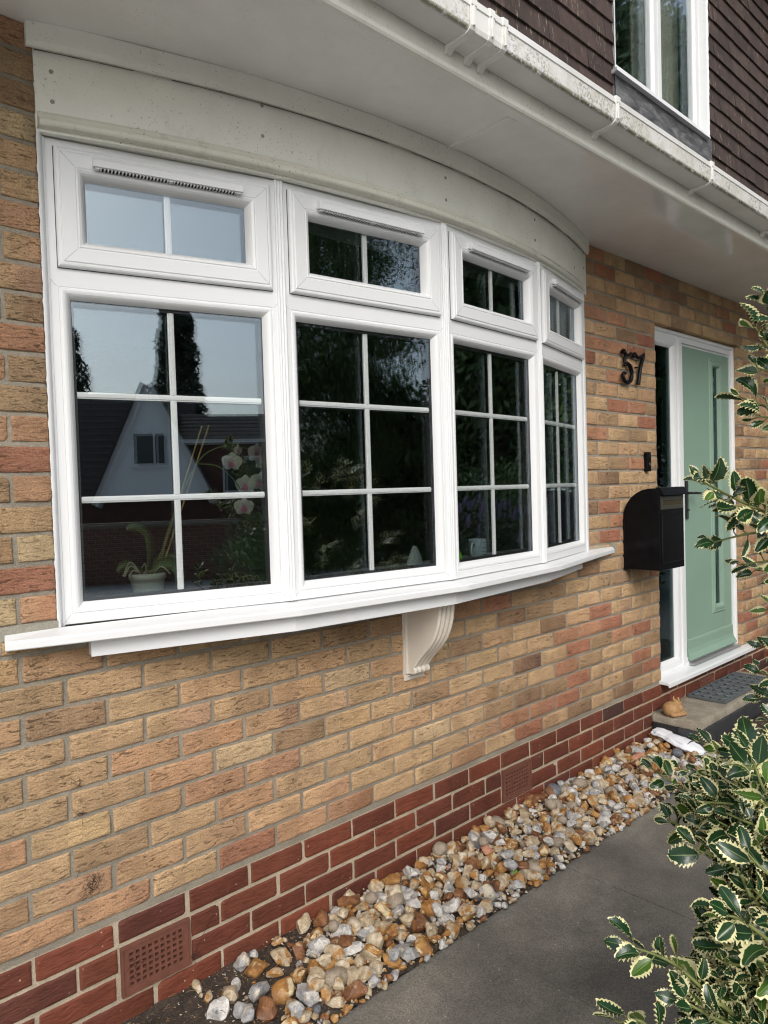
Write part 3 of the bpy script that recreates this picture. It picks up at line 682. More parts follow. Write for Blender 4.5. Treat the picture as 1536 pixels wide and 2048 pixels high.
mb.sweep([[(x, y, z) for y, z in sh + [(y + .002, z + .002) for y, z in sh[::-1]]] for x in (1.098, 1.228)], True, 0, False); mb.build('gutter_union', M['upvc_dirty'], gut, bevel=.001)
# flat canopy behind the gutter
mb = MB(); mb.prism([(YF + .003, 2.53), (YF + .003, 2.64), (.0, 2.90), (.0, 2.53)], lambda y, z, x: (x, y, z), EX0 + .01, EX1 - .01); mb.build('canopy_roof', m_plain('lead_grey_roof', (.12, .12, .125), .6), house)

# ------------------------------------------------------------------ tile hanging and upper windows
def m_tile():
    t = NT('dark_hung_tile'); a = t.attr('col'); co = t.co()
    c = t.mix(.8, a, t.ramp(t.noise(co, 14, 6, .65), [(.3, .65), (.7, 1.35)]), 'MULTIPLY')
    c = t.mix(.6, c, t.ramp(t.noise(co, 320, 3, .6), [(.3, .6), (.7, 1.5)]), 'MULTIPLY')
    s = t.noise(t.co((22, 22, .9)), 4.5, 4, .6); r2 = t.noise(co, 4, 3)
    c = t.mix(t.math('MULTIPLY', t.ramp(s, [(.60, 0), (.68, .85)]), t.ramp(r2, [(.42, 0), (.55, 1)])), c, (.36, .29, .20))
    return t.fin(c, .8, t.bump(t.noise(co, 200, 4), .35, .003))
M['tile'] = m_tile()
TG = .111; TY = -.030; WXA, WXB, WZA, WZB = 3.085, 4.292, 3.465, 4.72
W2A, W2B = .62, 1.895
def tiles():
    mb = MB(); z = 2.72; k = 0
    while z < 5.2:
        x = EX0 - (.0875 if k % 2 else 0)
        while x < 6.9:
            a, b = x + .0015, x + .1735; x += .175
            zlow = z + rnd.uniform(-.0025, .0025); y0 = TY - .024 + rnd.uniform(-.0025, .0025); y1 = TY - .008; col0 = rnd.uniform(.75, 1.25)
            col = (.052 * col0, .034 * col0, .029 * col0)
            segs = [(a, b)]
            for (ca, cb, za, zb) in ((WXA, WXB, WZA - .55, WZB), (W2A, W2B, WZA - .55, WZB)):
                ns = []
                for p_, q_ in segs:
                    if z + TG <= za or z >= zb or q_ <= ca or p_ >= cb: ns.append((p_, q_)); continue
                    if p_ < ca: ns.append((p_, ca))
                    if q_ > cb: ns.append((cb, q_))
                segs = ns
            for p_, q_ in segs:
                if q_ - p_ < .01: continue
                j = rnd.uniform(-.0015, .0015)
                mb.hexa([(p_, y0, zlow), (q_, y0 + j, zlow + j), (q_, y0 + .013, zlow), (p_, y0 + .013, zlow), (p_, y1, z + TG + .03), (q_, y1, z + TG + .03), (q_, y1 + .01, z + TG + .03), (p_, y1 + .01, z + TG + .03)], 0, col)
        z += TG; k += 1
    # backing body with window openings
    Y0, Y1 = TY + .004, TY + .20
    for (a, b, c, d) in ((EX0, W2A, 2.6, 5.25), (W2B, WXA, 2.6, 5.25), (WXB, 6.9, 2.6, 5.25), (W2A, W2B, 2.6, WZA - .005), (WXA, WXB, 2.6, WZA - .005), (W2A, W2B, WZB, 5.25), (WXA, WXB, WZB, 5.25)):
        mb.box(a, b, Y0, Y1, c, d, 1)
    return mb.build('tile_cladding', [M['tile'], M['dark']], house, attr=True)
tc = tiles(); tc['label'] = 'dark brown hung tiles on the upper wall'
mb = MB()
mb.box(EX0 - .3, 6.95, -.5, 3.9, 5.25, 5.40); mb.build('roof', m_plain('sky_block_slab', (.06, .045, .04), .8), house)  # unseen slab added to block sky light from above
def m_lead():
    t = NT('lead_flashing'); co = t.co((1, 1, 3)); n = t.noise(co, 9, 8, .75, .6)
    return t.fin(t.ramp(n, [(.35, (.05, .052, .055)), (.5, (.13, .13, .135)), (.7, (.30, .30, .30))]), .5, t.bump(n, .5, .008), Metallic=.3)
M['lead'] = m_lead()
for (a, b) in ((WXA, WXB), (W2A, W2B)):
    mb = MB(); vs = []; fs = []; nx, nzv = 60, 24
    for j in range(nzv + 1):
        for i in range(nx + 1):
            x = a - .01 + (b - a + .04) * i / nx; z = 2.72 + (3.462 - 2.72) * j / nzv
            vs.append((x, TY - .030 + .004 * nz(x * 6, z * 14, 1) + .002 * nz(x * 30, z * 30, 6), z))
    for j in range(nzv):
        for i in range(nx): q = j * (nx + 1) + i; fs.append((q, q + 1, q + nx + 2, q + nx + 1))
    mb.add(vs, fs, 0, None, True)
    mb.box(a - .008, b + .028, TY - .024, TY - .002, 2.72, 3.46)
    mb.build('lead_flashing', M['lead'], house)
M['curtain'] = m_plain('curtain_cloth', (.46, .41, .34), .9, .1, 8)
M['net'] = m_plain('pale_curtain', (.42, .42, .36), .9, .1, 8)
def casement(x0, x1, z0, z1, mid, parent):
    mb = MB(); yw = .0
    P = lambda u, d, z: (u, yw - d, z)
    mitred(mb, P, x0 + .004, x1 - .004, z0 + .004, z1, [(0, 0), (.052, 0)], back=-.06)
    ins = [(0, .0), (0, .016), (.006, .018), (.042, .018), (.044, .014), (.060, .002)]
    mitred(mb, P, x0 + .040, mid, z0 + .038, z1 - .04, ins, back=-.03); mitred(mb, P, mid + .003, x1 - .055, z0 + .038, z1 - .04, ins, back=-.03)
    mb.box(mid - .03, mid + .033, .0005, .05, z0 + .05, z1 - .05)
    # caulked reveal
    for xx, s in ((x0, 1), (x1, -1)):
        n = 60; vs = []
        for k in range(n + 1):
            z = z0 + (z1 - z0) * k / n; e = .004 * nz(z * 30, xx, 2)
            vs += [(xx - s * .004 + e, TY - .028 + .003 * nz(z * 40, 3, xx), z), (xx + s * .010 + e * .5, TY - .020, z), (xx + s * .012, .0, z)]
        mb.add(vs, [(3 * k + j, 3 * k + j + 1, 3 * k + j + 4, 3 * k + j + 3) for k in range(n) for j in (0, 1)])
    o = mb.build('upper_window', M['upvc'], parent, bevel=.0)
    for a, b in ((x0 + .09, mid - .05), (mid + .053, x1 - .105)):
        g = MB(); g.box(a - .01, b + .01, .006, .010, z0 + .09, z1 - .09); g.box(a - .01, b + .01, .030, .034, z0 + .09, z1 - .09); g.build('glass_pane', M['glass'], o)
        s_ = MB(); mitred(s_, lambda u, d, z: (u, -d, z), a - .006, b + .006, z0 + .092, z1 - .092, [(0, -.012), (.012, -.012)], back=-.029); s_.build('gasket', M['seal'], o)
    s = MB(); s.hexa([(x0 - .035, -.088, z0 - .022), (x1 - .055, -.088, z0 - .022), (x1 - .02, 0, z0 - .022), (x0 - .0, 0, z0 - .022), (x0 - .035, -.084, z0 - .004), (x1 - .055, -.084, z0 - .004), (x1 - .02, 0, z0 + .004), (x0, 0, z0 + .004)])
    s.build('window_sill', M['upvc'], o, bevel=.001)
    c = MB(); loops = []
    n = 90; xa = mid + .02; xb = x1 + .1
    for zz in (z0 - .2, z1 + .1): loops.append([(xa + (xb - xa) * k / n, .16 + .018 * math.sin(k * 1.9) + .01 * math.sin(k * .73), zz) for k in range(n + 1)])
    c.sweep(loops, False, 0, True, False); c.build('curtain', M['net'], o)
    r = MB(); r.box(x0 - .3, x1 + .3, 2.4, 2.45, z0 - .8, z1 + .2); r.box(x0 - .3, x1 + .3, .25, 2.45, z1 + .2, z1 + .25); r.box(x0 - .3, x1 + .3, .25, 2.45, z0 - .85, z0 - .8); r.box(x0 - .35, x0 - .3, .2, 2.45, z0 - .8, z1 + .25); r.box(x1 + .3, x1 + .35, .2, 2.45, z0 - .8, z1 + .25)
    r.build('room_lining', m_plain('room_paint', (.30, .29, .27), .8), o)
    return o
uw = casement(WXA, WXB, WZA, WZB, 3.665, house); uw2 = casement(W2A, W2B, WZA, WZB, 1.2, house)

# ------------------------------------------------------------------ front door with side light
DY = .048
def door():
    P = lambda u, d, z: (u, DY - d, z)
    mb = MB(); z0, z1 = .020, DZ1 - .004
    # outer frame, mullion cover
    mitred(mb, P, DX0 - .02, DX1 - .0, z0, z1, [(0, 0), (0, .012), (.010, .014), (.020, .010), (.024, .0), (.052, .0)], back=-.07)
    o_ = [(0, 0), (.030, 0), (.0308, -.003), (.0325, -.003), (.0333, 0)] + ovolo(.036, .0, .058, -.02)
    mitred(mb, P, DX0 + .02, 4.005, z0 + .0, z1 - .026, [(0, .0015), (.045, .0015), (.0458, -.002), (.0475, -.002), (.0485, .001)] + ovolo(.052, .001, .078, -.02), back=-.06)
    mb.box(3.996, 4.040, DY - .010, DY + .06, z0, z1 - .03)
    mb.box(4.040, 4.064, DY - .002, DY + .06, z0 + .05, z1 - .075)
    mitred(mb, P, 4.030, DX1 - .012, -.05, z1 - .028, [(0, .001), (.030, .001), (.031, -.012), (.044, -.014)], back=-.06)
    fro = mb.build('door_frame', M['upvc'], house, bevel=.001)
    g = MB(); g.box(DX0 + .05, 3.94, DY + .020, DY + .024, z0 + .07, z1 - .09); g.box(DX0 + .05, 3.94, DY + .044, DY + .048, z0 + .07, z1 - .09); g.build('glass_pane', M['glass_dark'], fro)
    g = MB(); mitred(g, P, DX0 + .08, 3.945, z0 + .062, z1 - .085, [(0, -.0185), (.009, -.0185)], back=-.05); g.build('gasket', M['seal'], fro)
    # sill
    s = MB(); s.prism([(.06, .024), (-.052, .018), (-.062, .014), (-.062, -.010), (-.054, -.010), (-.052, .002), (.06, .004)], lambda y, z, x: (x, y, z), 3.585, 4.96)
    s.build('door_sill', M['upvc'], fro, bevel=.0012)
    s = MB(); s.hexa([(4.066, -.004, .026), (4.845, -.004, .026), (4.845, .07, .026), (4.066, .07, .026), (4.066, .012, .036), (4.845, .012, .036), (4.845, .07, .044), (4.066, .07, .044)]); s.build('threshold', m_plain('grey_aluminium', (.42, .42, .43), .35, .05, Metallic=.6), fro)
    # leaf
    t = NT('sage_green_door'); co = t.co(); gr = t.noise(t.co((60, 1, 2.2)), 7, 5, .6)
    mt = t.fin(t.ramp(t.noise(co, 3, 3), [(.3, (.210, .325, .250)), (.7, (.232, .350, .272))]), .42, t.bump(gr, .22, .003))
    dx0, dx1, dz0, dz1 = 4.066, 4.828, .05, 2.118; yf = DY + .008
    mb = MB(); gx0, gx1, gz0, gz1 = 4.545, 4.645, .36, 2.02
    for (a, b, c, d) in ((dx0, gx0 - .035, dz0, dz1), (gx1 + .035, dx1, dz0, dz1), (gx0 - .035, gx1 + .035, dz0, gz0 - .035), (gx0 - .035, gx1 + .035, gz1 + .035, dz1)): mb.box(a, b, yf, yf + .045, c, d)
    mitred(mb, lambda u, d, z: (u, yf - d, z), gx0 - .058, gx1 + .058, gz0 - .058, gz1 + .058, [(0, .001), (.004, .007), (.012, .009), (.018, .006), (.024, .011), (.040, .013), (.050, .006), (.058, -.010)], back=-.03)
    # weather bar
    mb.prism([(yf + .002, .185), (yf - .006, .182), (yf - .009, .172), (yf - .010, .120), (yf - .016, .095), (yf - .034, .068), (yf - .038, .058), (yf - .034, .052), (yf + .002, .052)], lambda y, z, x: (x, y, z), dx0 + .012, dx1 - .006)
    lf = mb.build('front_door', mt, house, bevel=.0015); lf['label'] = 'sage green front door with long narrow glazed slot'
    g = MB(); g.box(gx0 - .005, gx1 + .005, yf + .012, yf + .016, gz0 - .005, gz1 + .005); g.box(gx0 - .005, gx1 + .005, yf + .034, yf + .038, gz0 - .005, gz1 + .005); g.build('glass_pane', M['glass_dark'], lf)
    b = MB(); b.box(gx0 + .052, gx0 + .060, yf + .020, yf + .028, gz0, gz1); b.build('glazing_lead', m_plain('came', (.25, .27, .26), .4), lf)
    h = MB(); h.box(4.092, 4.124, yf - .010, yf - .0005, .985, 1.235); h.tube([(4.108, yf - .01, 1.155), (4.108, yf - .052, 1.155), (4.115, yf - .056, 1.155), (4.205, yf - .056, 1.152)], .0085, 10)
    h.lathe([(0, 0), (.011, 0), (.011, .01), (0, .01)], (4.108, yf - .014, 1.04), 12); h.build('door_handle', m_plain('black_handle', (.012, .012, .013), .3), lf, bevel=.002)
    # caulk line at the left reveal
    c = MB(); vs = []; n = 140
    for k in range(n + 1):
        z = .03 + (2.17) * k / n; vs += [(DX0 - .0005, .004 + .004 * nz(z * 45, 1, 1), z), (DX0 + .004 + .003 * nz(z * 38, 2, 2), .010, z), (DX0 + .004, DY, z)]
    c.add(vs, [(3 * k + j, 3 * k + 3 + j, 3 * k + 4 + j, 3 * k + 1 + j) for k in range(n) for j in (0, 1)]); c.build('sealant', M['upvc'], fro)
    return fro
door()

# ------------------------------------------------------------------ rooms behind the glass
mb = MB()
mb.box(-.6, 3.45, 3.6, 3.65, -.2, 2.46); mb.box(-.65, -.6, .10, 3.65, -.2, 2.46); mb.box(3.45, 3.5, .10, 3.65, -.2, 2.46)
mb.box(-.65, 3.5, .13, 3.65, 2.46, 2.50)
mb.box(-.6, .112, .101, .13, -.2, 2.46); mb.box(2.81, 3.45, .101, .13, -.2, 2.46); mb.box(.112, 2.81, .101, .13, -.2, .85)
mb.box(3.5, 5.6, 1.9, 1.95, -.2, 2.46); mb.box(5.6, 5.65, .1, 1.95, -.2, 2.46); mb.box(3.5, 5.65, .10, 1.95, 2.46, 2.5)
mb.build('interior_wall', m_plain('dim_room_paint', (.085, .075, .065), .85), house)  # colour darkened to stand in for the dimness of the room
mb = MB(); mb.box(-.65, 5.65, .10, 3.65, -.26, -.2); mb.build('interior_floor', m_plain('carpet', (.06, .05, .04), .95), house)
mb = MB(); vs = []
for i in range(4):
    f = facets[i]
    mb.hexa([f.p(0, -.05, ZT), f.p(f.L, -.05, ZT), (PX[i + 1], .16, ZT), (PX[i], .16, ZT), f.p(0, -.05, ZT + .03), f.p(f.L, -.05, ZT + .03), (PX[i + 1], .16, ZT + .03), (PX[i], .16, ZT + .03)])
mb.build('bay_ceiling', m_plain('ceiling_paint', (.5, .5, .48), .8), house)
def curtain(xa, ya, xb, yb, z0, z1, pl, amp, mat, name='curtain'):
    c = MB(); n = pl * 12; loops = []
    d = Vector((xb - xa, yb - ya, 0)); L = d.length; d.normalize(); nn = Vector((-d.y, d.x, 0))
    for zz, sp in ((z0, 1.1), ((z0 + z1) / 2, 1), (z1, .7)):
        loops.append([tuple(Vector((xa, ya, zz)) + d * (L * k / n) + nn * (amp * sp * (math.sin(k / 12 * 2 * math.pi) + .35 * math.sin(k * .31 + zz)))) for k in range(n + 1)])
    c.sweep(loops, False, 0, True, False); o = c.build(name, mat, house)
    so_ = o.modifiers.new('thick', 'SOLIDIFY'); so_.thickness = .002; return o
curtain(2.50, .06, 2.74, .34, .10, 2.22, 6, .020, M['curtain'])
curtain(-.02, .30, .20, .20, .10, 2.22, 5, .02, M['curtain'])
mb = MB(); mb.box(1.2, 2.5, 1.3, 2.1, -.2, .25); mb.box(1.15, 2.55, 2.1, 2.35, -.2, .7); mb.box(1.0, 1.2, 1.3, 2.3, -.2, .45); mb.box(2.5, 2.7, 1.3, 2.3, -.2, .45)
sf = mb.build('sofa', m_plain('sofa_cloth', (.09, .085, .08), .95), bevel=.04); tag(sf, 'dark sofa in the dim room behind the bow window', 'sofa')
relocate(house)

# ------------------------------------------------------------------ things fixed to the wall
M['gloss_black'] = m_plain('glossy_black_paint', (.006, .006, .007), .2, .3, 20, .02, Specular_IOR_Level=.09)
def post_box():
    r = empty('post_box', (3.33, 0, .75), 'large glossy black post box with curved back on the brick wall', 'post box')
    x0, x1, yf, zt, zb = 3.18, 3.472, -.216, 1.20, .748
    prof = [(0.0, zb), (0.0, 1.035)]
    for k in range(1, 15): a = math.pi / 2 * k / 14; prof.append((-.170 * (1 - math.cos(a)) , 1.035 + (zt - 1.035) * math.sin(a)))
    prof += [(yf, zt), (yf, zb)]
    mb = MB(); mb.prism(prof, lambda y, z, x: (x, y, z), x0, x1)
    mb.box(x0 - .003, x1 + .003, -.010, .004, zb - .005, 1.03)
    mb.build('body', M['gloss_black'], r, bevel=.003)
    mb = MB(); mb.hexa([(x0 + .004, yf - .026, 1.160), (x1 + .004, yf - .026, 1.160), (x1 + .004, yf, 1.166), (x0 + .004, yf, 1.166), (x0 - .002, yf - .004, zt + .004), (x1 + .006, yf - .004, zt + .004), (x1 + .006, yf + .02, zt + .005), (x0 - .002, yf + .02, zt + .005)])
    mb.build('flap', M['gloss_black'], r, bevel=.002)
    mb = MB(); P = lambda u, d, z: (u, yf - d, z)
    mitred(mb, P, x0 + .012, x1 - .012, .785, 1.062, [(0, 0), (0, .003), (.006, .0045), (.011, .0035), (.012, .002)], back=-.002); mb.box(x0 + .02, x1 - .02, yf - .0025, yf, .79, 1.056)
    mb.build('door_panel', M['gloss_black'], r, bevel=.001)
    mb = MB(); mitred(mb, P, x0 + .010, x1 - .010, 1.082, 1.156, [(0, 0), (0, .004), (.004, .005), (.022, .005), (.023, .002)], back=-.002)
    n = mb.build('name_window', m_plain('bronze_plastic', (.045, .042, .034), .3), r, bevel=.0008)
    mb = MB(); mb.box(x0 + .03, x1 - .03, yf - .0025, yf, 1.10, 1.138); mb.build('name_card', m_plain('smoked_window', (.05, .043, .025), .12), n)
    relocate(r)
post_box()
def digits():
    r = empty('house_number', (3.32, -.02, 1.88), 'black cast iron scroll numerals 57 on the brick wall', 'house number')
    H = .185; bk = m_plain('black_iron', (.006, .006, .007), .3, .2, 40, .05, Specular_IOR_Level=.15)
    def dg(x0, w_, paths):
        mb = MB()
        for pts, rad in paths:
            P = catmull([(x0 + u * w_, -.022, 1.795 + v * H) for u, v in pts], 6); n = len(P)
            rr_ = [rad[min(int(i / (n - 1) * (len(rad) - 1)), len(rad) - 2)] * (1 - (i / (n - 1) * (len(rad) - 1)) % 1) + rad[min(int(i / (n - 1) * (len(rad) - 1)) + 1, len(rad) - 1)] * ((i / (n - 1) * (len(rad) - 1)) % 1) for i in range(n)]
            rr_[-1] = rad[-1]; mb.tube(P, rr_, 8)
        for u, v in ((.4, .5), (.55, .04)): mb.tube([(x0 + u * w_ + .01, .004, 1.795 + v * H + .01), (x0 + u * w_ + .01, -.02, 1.795 + v * H + .01)], .004, 6)
        return mb.build('digit', bk, r)
    a = dg(3.165, .118, [([(.04, .92), (.16, .96), (.4, .86), (.66, .88), (.92, .97)], [.014, .013, .008, .011, .005]), ([(.34, .86), (.24, .74), (.2, .60)], [.008, .009, .008]), ([(.2, .58), (.4, .62), (.70, .54), (.88, .34), (.78, .12), (.5, .02), (.2, .06), (.05, .18), (.1, .30), (.26, .29)], [.006, .009, .012, .013, .011, .010, .011, .010, .009, .009])])
    b = dg(3.285, .130, [([(.05, .86), (.16, .93), (.42, .86), (.68, .88), (1.0, .99)], [.011, .013, .009, .010, .007]), ([(1.0, .99), (.86, .80), (.68, .56), (.56, .30), (.44, .03)], [.008, .011, .011, .011, .013])])
    relocate(r)
digits()
r = empty('doorbell', (3.47, 0, 1.355), 'small black video doorbell beside the front door', 'doorbell')
mb = MB(); mb.box(3.436, 3.482, -.024, .004, 1.298, 1.412); mb.build('body', M['gloss_black'], r, bevel=.005)
mb = MB(); mb.tube([(3.459, -.024, 1.39), (3.459, -.026, 1.39)], .008, 14); mb.build('lens', m_plain('lens', (.03, .03, .035), .1), r)
mb = MB(); mb.tube([(3.459, -.024, 1.34), (3.459, -.0262, 1.34)], .011, 16); mb.build('button', m_plain('button', (.05, .05, .055), .3), r); relocate(r)

# ------------------------------------------------------------------ doorstep, mat, cat, sheet
def m_concrete():
    t = NT('old_concrete'); co = t.co(); n = t.noise(co, 12, 8, .7); g = t.noise(co, 170, 4, .7)
    c = t.mix(.9, t.ramp(n, [(.3, (.19, .165, .125)), (.7, (.36, .32, .25))]), t.ramp(g, [(.3, .6), (.5, 1), (.7, 1.4)]), 'MULTIPLY')
    return t.fin(c, .92, t.bump(t.math('ADD', g, n), .8, .005))
r = empty('doorstep', (4.1, -.1, PATHZ), 'worn concrete doorstep on dark engineering bricks under the front door', 'doorstep')
SX0, SX1, SY = 3.475, 4.80, -.283; ST = -.150
mb = MB(); nx, ny = 80, 24
def stepz(x, y): return ST + .003 * nz(x * 9, y * 9, 2) + .0015 * nz(x * 60, y * 60, 1) - .010 * max(0, 1 - (y - SY) / .02) ** 2 - .008 * max(0, 1 - (x - SX0) / .018) ** 2
vs = [(SX0 + (SX1 - SX0) * i / nx + (.004 * nz(j * 3.1, 0, 5) if i == 0 else 0), SY + (0 - SY) * j / ny + (.005 * nz(i * 1.7, 3, 5) if j == 0 else 0), stepz(SX0 + (SX1 - SX0) * i / nx, SY + (0 - SY) * j / ny)) for j in range(ny + 1) for i in range(nx + 1)]
fs = [(j * (nx + 1) + i, j * (nx + 1) + i + 1, (j + 1) * (nx + 1) + i + 1, (j + 1) * (nx + 1) + i) for j in range(ny) for i in range(nx)]
ring = [i for i in range(nx + 1)] + [j * (nx + 1) + nx for j in range(1, ny + 1)] + [ny * (nx + 1) + i for i in range(nx - 1, -1, -1)] + [j * (nx + 1) for j in range(ny - 1, 0, -1)]
b = len(vs); vs += [(vs[q][0], vs[q][1], -.196 + .002 * nz(q * .7, 1, 1)) for q in ring]; n = len(ring)
fs += [(ring[(k + 1) % n], ring[k], b + k, b + (k + 1) % n) for k in range(n)]
mb.add(vs, fs, 0, None, True); M['conc'] = m_concrete(); mb.build('step_slab', M['conc'], r)
bm_ = MB(); blk = m_plain('black_engineering_brick', (.035, .037, .042), .45, .25, 25, .15)
x = SX0 - .012
while x < SX1 - .03:
    x2 = min(x + .215, SX1 - .01); bm_.box(x, x2, SY - .012, -.16, -.300, -.1975); x = x2 + .009
bm_.build('brick_course', blk, r, bevel=.004)
mb = MB()
for y in (-.235, -.165, -.095):
    mb.tube([(SX0 - .0105, y, -.246), (SX0 - .0145, y, -.246)], .022, 14)
mb.box(SX0 - .011, SX0 + .1, -.155, -.01, -.300, -.1975); mb.build('perforation_shade', M['dark'], r)  # solid dark discs painted as shaded holes, dark block fills the side
relocate(r)
def mat_():
    x0, x1, y0, y1 = 3.925, 4.665, -.250, -.012; z = ST + .005
    mb = MB(); t = .010; h = .016
    mb.box(x0, x1, y0, y0 + t, z, z + h); mb.box(x0, x1, y1 - t, y1, z, z + h); mb.box(x0, x0 + t, y0 + t, y1 - t, z, z + h); mb.box(x1 - t, x1, y0 + t, y1 - t, z, z + h)
    nx, ny = 8, 4; cx = (x1 - x0 - 2 * t) / nx; cy = (y1 - y0 - 2 * t) / ny
    for i in range(1, nx): mb.box(x0 + t + cx * i - .0035, x0 + t + cx * i + .0035, y0 + t, y1 - t, z, z + h - .001)
    for j in range(1, ny):
        for i in range(nx): mb.box(x0 + t + cx * i + .0025, x0 + t + cx * (i + 1) - .0025, y0 + t + cy * j - .0025, y0 + t + cy * j + .0025, z, z + h - .001)
    for i in range(nx):
        for j in range(ny):
            ax, ay = x0 + t + cx * i + .004, y0 + t + cy * j + .004; bx, by = ax + cx - .008, ay + cy - .008
            m0 = ((ax + bx) / 2, (ay + by) / 2)
            for (p, q) in (((ax, ay), (m0[0], by)), ((bx, ay), (m0[0], by))):
                dx, dy = q[0] - p[0], q[1] - p[1]; l = math.hypot(dx, dy); nx_, ny_ = -dy / l * .003, dx / l * .003
                mb.hexa([(p[0] - nx_, p[1] - ny_, z), (p[0] + nx_, p[1] + ny_, z), (q[0] + nx_, q[1] + ny_, z), (q[0] - nx_, q[1] - ny_, z), (p[0] - nx_, p[1] - ny_, z + h - .003), (p[0] + nx_, p[1] + ny_, z + h - .003), (q[0] + nx_, q[1] + ny_, z + h - .003), (q[0] - nx_, q[1] - ny_, z + h - .003)])
    o = mb.build('door_mat', m_plain('grey_rubber', (.095, .110, .115), .6, .2, 30, .1), bevel=.0008)
    tag(o, 'grey rubber lattice door mat on the concrete doorstep', 'door mat')
mat_()
def blob(name, parts, vox, mat, parent=None, smooth=6):
    bm = bmesh.new()
    for (c, r_, rot) in parts:
        mt = Matrix.Translation(c) @ Matrix.Rotation(rot[2], 4, 'Z') @ Matrix.Rotation(rot[1], 4, 'Y') @ Matrix.Rotation(rot[0], 4, 'X') @ Matrix.Diagonal((*r_, 1))
        bmesh.ops.create_icosphere(bm, subdivisions=3, radius=1, matrix=mt)
    me = bpy.data.meshes.new(name); bm.to_mesh(me); bm.free(); o = bpy.data.objects.new(name, me); C.objects.link(o)
    rm = o.modifiers.new('r', 'REMESH'); rm.mode = 'VOXEL'; rm.voxel_size = vox; rm.use_smooth_shade = True
    sm = o.modifiers.new('s', 'SMOOTH'); sm.iterations = smooth; sm.factor = .5
    dg = bpy.context.evaluated_depsgraph_get(); me2 = bpy.data.meshes.new_from_object(o.evaluated_get(dg)); o.modifiers.clear(); o.data = me2
    me2.materials.clear(); me2.materials.append(mat); me2.name = name
    for p in me2.polygons: p.use_smooth = True
    if parent is not None: o.parent = parent
    return o
t = NT('ginger_stoneware'); co = t.co(); n = t.noise(co, 60, 5, .6)
mt_cat = t.fin(t.ramp(n, [(.3, (.30, .165, .068)), (.7, (.44, .265, .115))]), .75, t.bump(t.noise(t.co((1, 1, 3)), 160, 4), .4, .002))
cx, cy, cz = 3.535, -.105, ST + .002
K = 1.0
cat_parts = [((cx - .005, cy + .012, cz + .034), (.062, .048, .040), (0, 0, .1)), ((cx - .028, cy + .004, cz + .033), (.040, .046, .040), (0, 0, 0)),
  ((cx + .030, cy - .006, cz + .032), (.040, .036, .030), (0, 0, -.3)), ((cx + .050, cy + .002, cz + .062), (.025, .024, .021), (0, .2, 0)), ((cx + .070, cy - .008, cz + .054), (.013, .013, .010), (0, .2, 0)),
  ((cx + .040, cy + .018, cz + .084), (.009, .005, .015), (.25, -.1, 0)), ((cx + .042, cy - .013, cz + .084), (.009, .005, .015), (-.25, -.1, 0)),
  ((cx + .050, cy - .034, cz + .011), (.034, .010, .010), (0, 0, .15)), ((cx + .066, cy - .018, cz + .012), (.026, .010, .009), (0, 0, .2)),
  ((cx - .010, cy - .046, cz + .010), (.040, .011, .010), (0, 0, -.25)), ((cx + .028, cy - .056, cz + .009), (.030, .009, .009), (0, 0, .05)), ((cx - .045, cy - .024, cz + .013), (.022, .022, .014), (0, 0, 0)), ((cx - .02, cy - .028, cz + .024), (.030, .016, .022), (0, 0, -.2))]
co_ = blob('cat_ornament', cat_parts, .0020, mt_cat, None, 2); tag(co_, 'ginger sleeping cat ornament curled on the corner of the doorstep', 'ornament')
def sheet():
    P = catmull([(3.455, -.035, -.240), (3.442, -.08, -.242), (3.420, -.13, -.244), (3.405, -.19, -.250), (3.395, -.25, -.262), (3.392, -.30, -.272), (3.39, -.345, -.280)], 12)
    W_ = [.036, .046, .036, .050, .054, .042, .022]; n = len(P); loops = []; ns = 44
    for i, p in enumerate(P):
        u = i / (n - 1) * (len(W_) - 1); k = min(int(u), len(W_) - 2); w_ = W_[k] * (1 - u + k) + W_[k + 1] * (u - k)
        if i == 0 or i == n - 1: w_ *= .5
        d = (P[min(i + 1, n - 1)] - P[max(i - 1, 0)]).normalized(); a = d.cross(Vector((0, 0, 1))).normalized()
        L = []
        for q in range(ns):
            th = 2 * math.pi * q / ns; rr_ = 1 + .30 * nz(math.cos(th) * 2.6 + p.y * 3, math.sin(th) * 2.6, p.y * 14) + .12 * abs(nz(math.cos(th) * 7 + p.x * 8, math.sin(th) * 7, p.y * 22)) * 2
            L.append(tuple(p + a * (w_ * 1.15 * rr_ * math.cos(th)) + Vector((0, 0, .42 * w_ * rr_ * math.sin(th)))))
        loops.append(L)
    mb = MB(); mb.sweep(loops, True, 0, True)
    o = mb.build('plastic_sheet', m_plain('white_crumpled_plastic', (.78, .81, .85), .38, .04, 20, .3)); tag(o, 'crumpled white plastic sheet lying on the stones beside the doorstep', 'plastic sheet')
sheet()

